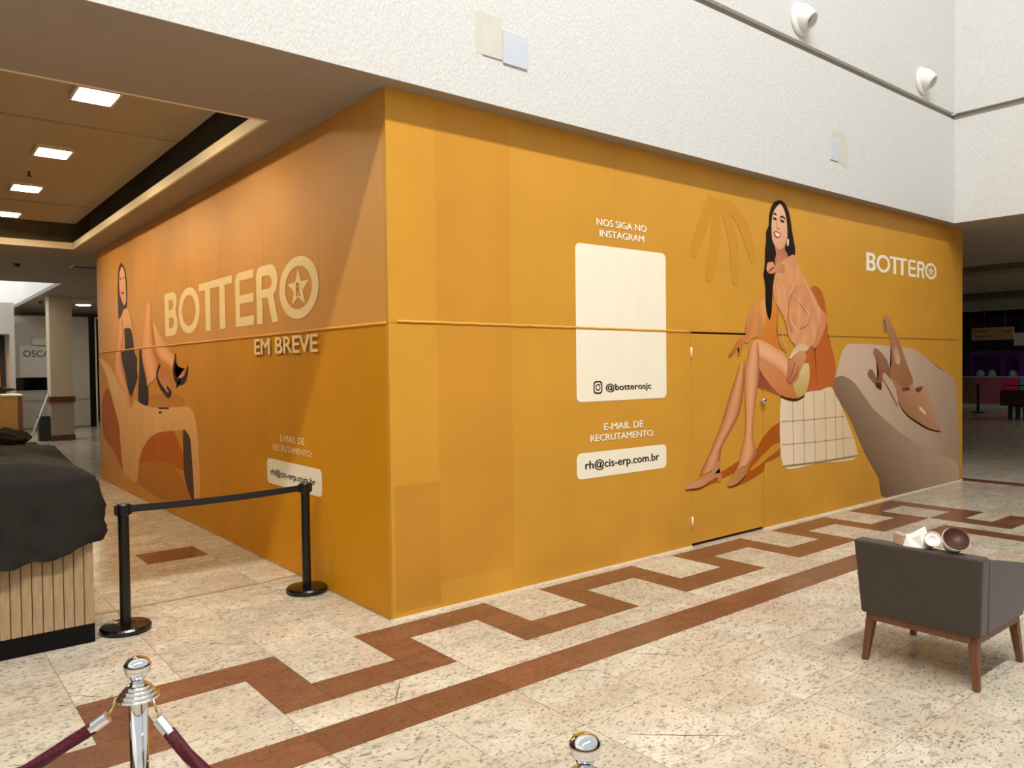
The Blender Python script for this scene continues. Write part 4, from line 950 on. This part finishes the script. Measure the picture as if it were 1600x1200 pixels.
def lump(name, label, loc, rx, ry, rz, m, cat, seed, flat=True):
    bm = bmesh.new(); bmesh.ops.create_icosphere(bm, subdivisions=4, radius=1)
    for v in bm.verts:
        n = v.co.normalized(); k = 1+.22*noise.noise(n*2.2+Vector((seed, 0, 0)))+.06*noise.noise(n*6+Vector((seed, 3, 0)))
        v.co = Vector((n.x*k*rx, n.y*k*ry, max(0, (n.z*.5+.5)*k*rz) if n.z > -.6 else 0))
    o = obj(name, bm, m, loc=loc, smooth=True); return tag(o, label, cat)
lump('folded_cloth', 'dark folded cloth lying on top of the tan box', (-2.2, 3.25, 1.561), .36, .13, .075, M_cloth, 'cloth', 1.3)
lump('black_bag', 'slumped black bag against the lower corner of the tan box', (-1.95, 2.96, 1.12), .2, .09, .16, M_cloth, 'bag', 4.1)

# ------------------------------------------------------------------ far end of the corridor, left
M_pil = mat('pillar_paint', (220, 200, 164), .7, var=.03, scale=4); M_pilg = mat('pillar_granite', (176, 160, 140), .35, var=.14, scale=30)
M_pilb = mat('pillar_brown', (116, 62, 38), .35, var=.08)
pl = obj('pillar', box(.53, 1.04, 17.8, 18.31, 1.115, H), M_pil); tag(pl, 'cream square pillar with brown bands at the end of the corridor', 'pillar')
obj('dado_band', box(.50, 1.07, 17.77, 18.34, .97, 1.115), M_pilb, pl); obj('dado', box(.53, 1.04, 17.8, 18.31, .136, .97), M_pilg, pl); obj('base_band', box(.515, 1.055, 17.785, 18.325, 0, .136), M_pilb, pl)
M_shop = mat('shopfront_white', (206, 200, 188), .6, var=.03, scale=3)
shop = struct('wall_shopfront', box(.1, 2.9, 22.75, 22.95, 0, 3.46), M_shop)
obj('fascia', box(.1, 2.9, 22.70, 22.95, 3.46, 3.56), M_dark, shop)
obj('bulkhead', box(.1, 2.9, 22.75, 22.95, 3.56, H), M_ceil, shop)
obj('door_post', box(2.31, 2.47, 22.68, 22.75, 0, 3.5), M_black, shop)
obj('glass_door', box(2.52, 2.85, 22.70, 22.75, .15, 3.4), M_glass_dark, shop)
obj('door_frame', box(2.47, 2.52, 22.69, 22.75, 0, 3.45), M_white, shop)
obj('counter_line', box(.16, 2.31, 22.735, 22.75, .86, .88), M_groove, shop); obj('skirting', box(.16, 2.31, 22.735, 22.75, 0, .05), M_groove, shop)
obj('wall_panel', box(1.4, 1.75, 22.73, 22.75, .9, 2.6), M_white, shop)
sg = thing('shop_sign', 'white shop sign board reading OSCAR beside the pillar', 'sign', (.82, 22.75, 1.6))
obj('board', box(-.38, .62, -.04, 0, 0, .95), M_white, sg)
me = text_bm('OSCAR', .008); xs = [v.co.x for v in me.vertices]; ys = [v.co.y for v in me.vertices]
for v in me.vertices: v.co = ((v.co.x-min(xs))/(max(xs)-min(xs))*.86-.285, -.043, .6+(v.co.y-min(ys))/(max(ys)-min(ys))*.21)
bm = bmesh.new(); bm.from_mesh(me); orient(bm, 'R'); obj('sign_lettering', bm, mat('sign_grey', (84, 82, 80), .6), sg)
o = obj('roller_box', box(.77, 1.6, 22.62, 22.75, 2.56, 2.75, bev=.01), M_white); tag(o, 'small white box mounted above the shop sign', 'box')
dw = thing('display_window', 'dark display window below the shop sign', 'display window', (.75, 22.75, 1.19))
obj('frame', box(-.5, .5, -.03, 0, -.02, .405), M_white, dw); obj('pane', box(-.47, .47, -.034, -.03, .0, .39), M_glass_dark, dw)
left_shop = struct('wall_shop_left', box(-3.0, -.02, 20.6, 22.9, 2.8, H), M_shop)
obj('return_wall', box(-.02, .1, 20.6, 22.95, 0, H), M_shop, left_shop); obj('shop_opening', box(-3.0, -.05, 21.4, 21.5, 0, 2.8), M_dark, left_shop)
o = obj('lit_display', box(-.55, -.2, 21.3, 21.398, 1.3, 2.2), emit('lit_display', (255, 176, 40), 1.3)); tag(o, 'small amber lit display in the left shop opening', 'display')
bn = thing('litter_bin', 'dark grey litter bin standing against the pillar', 'bin', (.40, 18.05, 0))
obj('body', box(-.13, .115, -.13, .13, 0, .58, bev=.01), M_bin, bn); obj('lid', box(-.135, .12, -.135, .135, .58, .63, bev=.01), M_dark, bn)
o = obj('white_pole', tube([(.02, 17.6, .02), (.47, 17.72, 1.2)], .022, 10), M_white, smooth=True); tag(o, 'thin white pole leaning towards the pillar', 'pole')

# ------------------------------------------------------------------ far right: dim mall interior
M_purple = mat('purple_paint', (96, 40, 128), .4, var=.08); M_pink = mat('panel_pink', (214, 84, 118), .5, var=.05, scale=4); M_rose = mat('panel_rose', (196, 112, 124), .5, var=.1, scale=3)
M_must = mat('panel_mustard', (156, 122, 60), .5, var=.1, scale=3); M_teal = mat('panel_teal', (96, 186, 204), .5, var=.05)
M_mag = mat('panel_magenta', (236, 66, 128), .5, var=.05)
pk = thing('play_kiosk', 'dim purple framed play kiosk with coloured panels past the hoarding', 'kiosk', (29, 6.3, 0))
for (a, b, m) in ((.64, 1.3, M_must), (-.3, .64, M_rose), (-.86, -.3, M_mag), (-1.4, -.86, M_teal)): obj('panel', box(-.05, .05, a+.01, b-.01, .15, 1.12), m, pk)
obj('plinth', box(-.04, 1.5, -1.4, 1.3, 0, .15), M_white, pk); obj('counter_top', box(-.08, .3, -1.4, 1.3, 1.12, 1.17), M_plate, pk)
for y in (1.2, .72, -.3, -.9, -1.35): obj('post', box(-.06, .06, y-.06, y+.06, 1.17, 1.95), M_purple, pk)
obj('top_rail', box(-.1, .1, -1.42, 1.32, 1.93, 2.02), M_purple, pk); obj('canopy', box(-.1, 1.4, -.55, .76, 2.02, 2.1), M_purple, pk)
obj('inner_panel', box(.5, .55, -1.3, 1.2, 1.17, 1.9), M_purple, pk)
for y in (.5, .1, -.6): obj('display_item', lathe([(.0, 0), (.14, 0), (.16, .12), (.08, .22), (0, .24)], 14, M=Matrix.Translation((.15, y, 1.17))), M_plate, pk)
hs = thing('hanging_sign', 'wide tan directory sign hanging in the dim passage', 'sign', (20, 3.22, 2.29))
obj('board', box(-.02, .02, -.5, .5, 0, .33), mat('sign_tan', (186, 160, 112), .6), hs)
for y in (-.3, .2): obj('rod', tube([(0, y, .33), (0, y, H-2.29)], .008, 6), M_bin, hs)
for (a, b, z) in ((.1, .42, .24), (-.42, -.25, .22), (.02, .4, .1)): obj('sign_text_line', box(-.0225, -.02, a, b, z-.012, z+.012), M_walnut, hs)
po = thing('belt_stanchion', 'far black stanchion in the dim passage past the hoarding', 'stanchion', (25.76, 5.65, 0))
obj('base', lathe([(.17, 0), (.17, .03), (.05, .05), (0, .05)], 28), M_black, po); obj('pole', lathe([(.045, .04), (.045, .96), (0, .96)], 16), M_black, po)
tb = thing('dark_table', 'dark table and ribbed base at the right edge of the dim passage', 'table', (23.5, 3.6, 0))
obj('top', box(-.3, .5, -.5, .53, .40, .86, bev=.01), mat('dark_maroon', (58, 28, 28), .4), tb); obj('base', box(-.15, .35, -.4, .36, 0, .40), M_dark, tb)
for y in (-.2, .0, .2): obj('rib', box(-.17, -.15, y-.03, y+.03, .02, .36), M_plate, tb)
obj('rail', tube([(-.2, .46, .86), (-.2, .45, 1.0), (-.2, -.5, 1.0)], .015, 8), M_black, tb)
M_pfill = emit('passage_fill', (246, 240, 235), 48.0)  # unseen square lights added out of frame to brighten the passage
for x, y, w in ((15.5, -2.5, 'nearest the atrium'), (20.5, -1.0, 'in the middle'), (26.5, 1.2, 'by the play kiosk')):
    t = thing('ceiling_light', 'added unseen cool square fill light of the dim passage, ' + w, 'ceiling light', (x, y, H if x > 17 else H+.45), group='added fill lights of the dim passage')
    obj('frame', box(-.32, .32, -.32, .32, -.02, 0), M_lampframe, t); obj('diffuser', box(-.3, .3, -.3, .3, -.028, -.02), M_pfill, t)
struct('wall_shops_right', box(30.6, 30.8, -12, 14, 0, 3.4), M_dark)
o = obj('notice_board', box(27.5, 27.6, 3.8, 5.16, 2.25, 2.69), M_plate); tag(o, 'pale notice board hung behind the hanging sign in the dim passage', 'notice board')
o.parent = None
obj('panel_rod', tube([(27.55, 4.9, 2.69), (27.55, 4.9, H)], .01, 6), M_bin, o); obj('panel_rod', tube([(27.55, 4.0, 2.69), (27.55, 4.0, H)], .01, 6), M_bin, o)
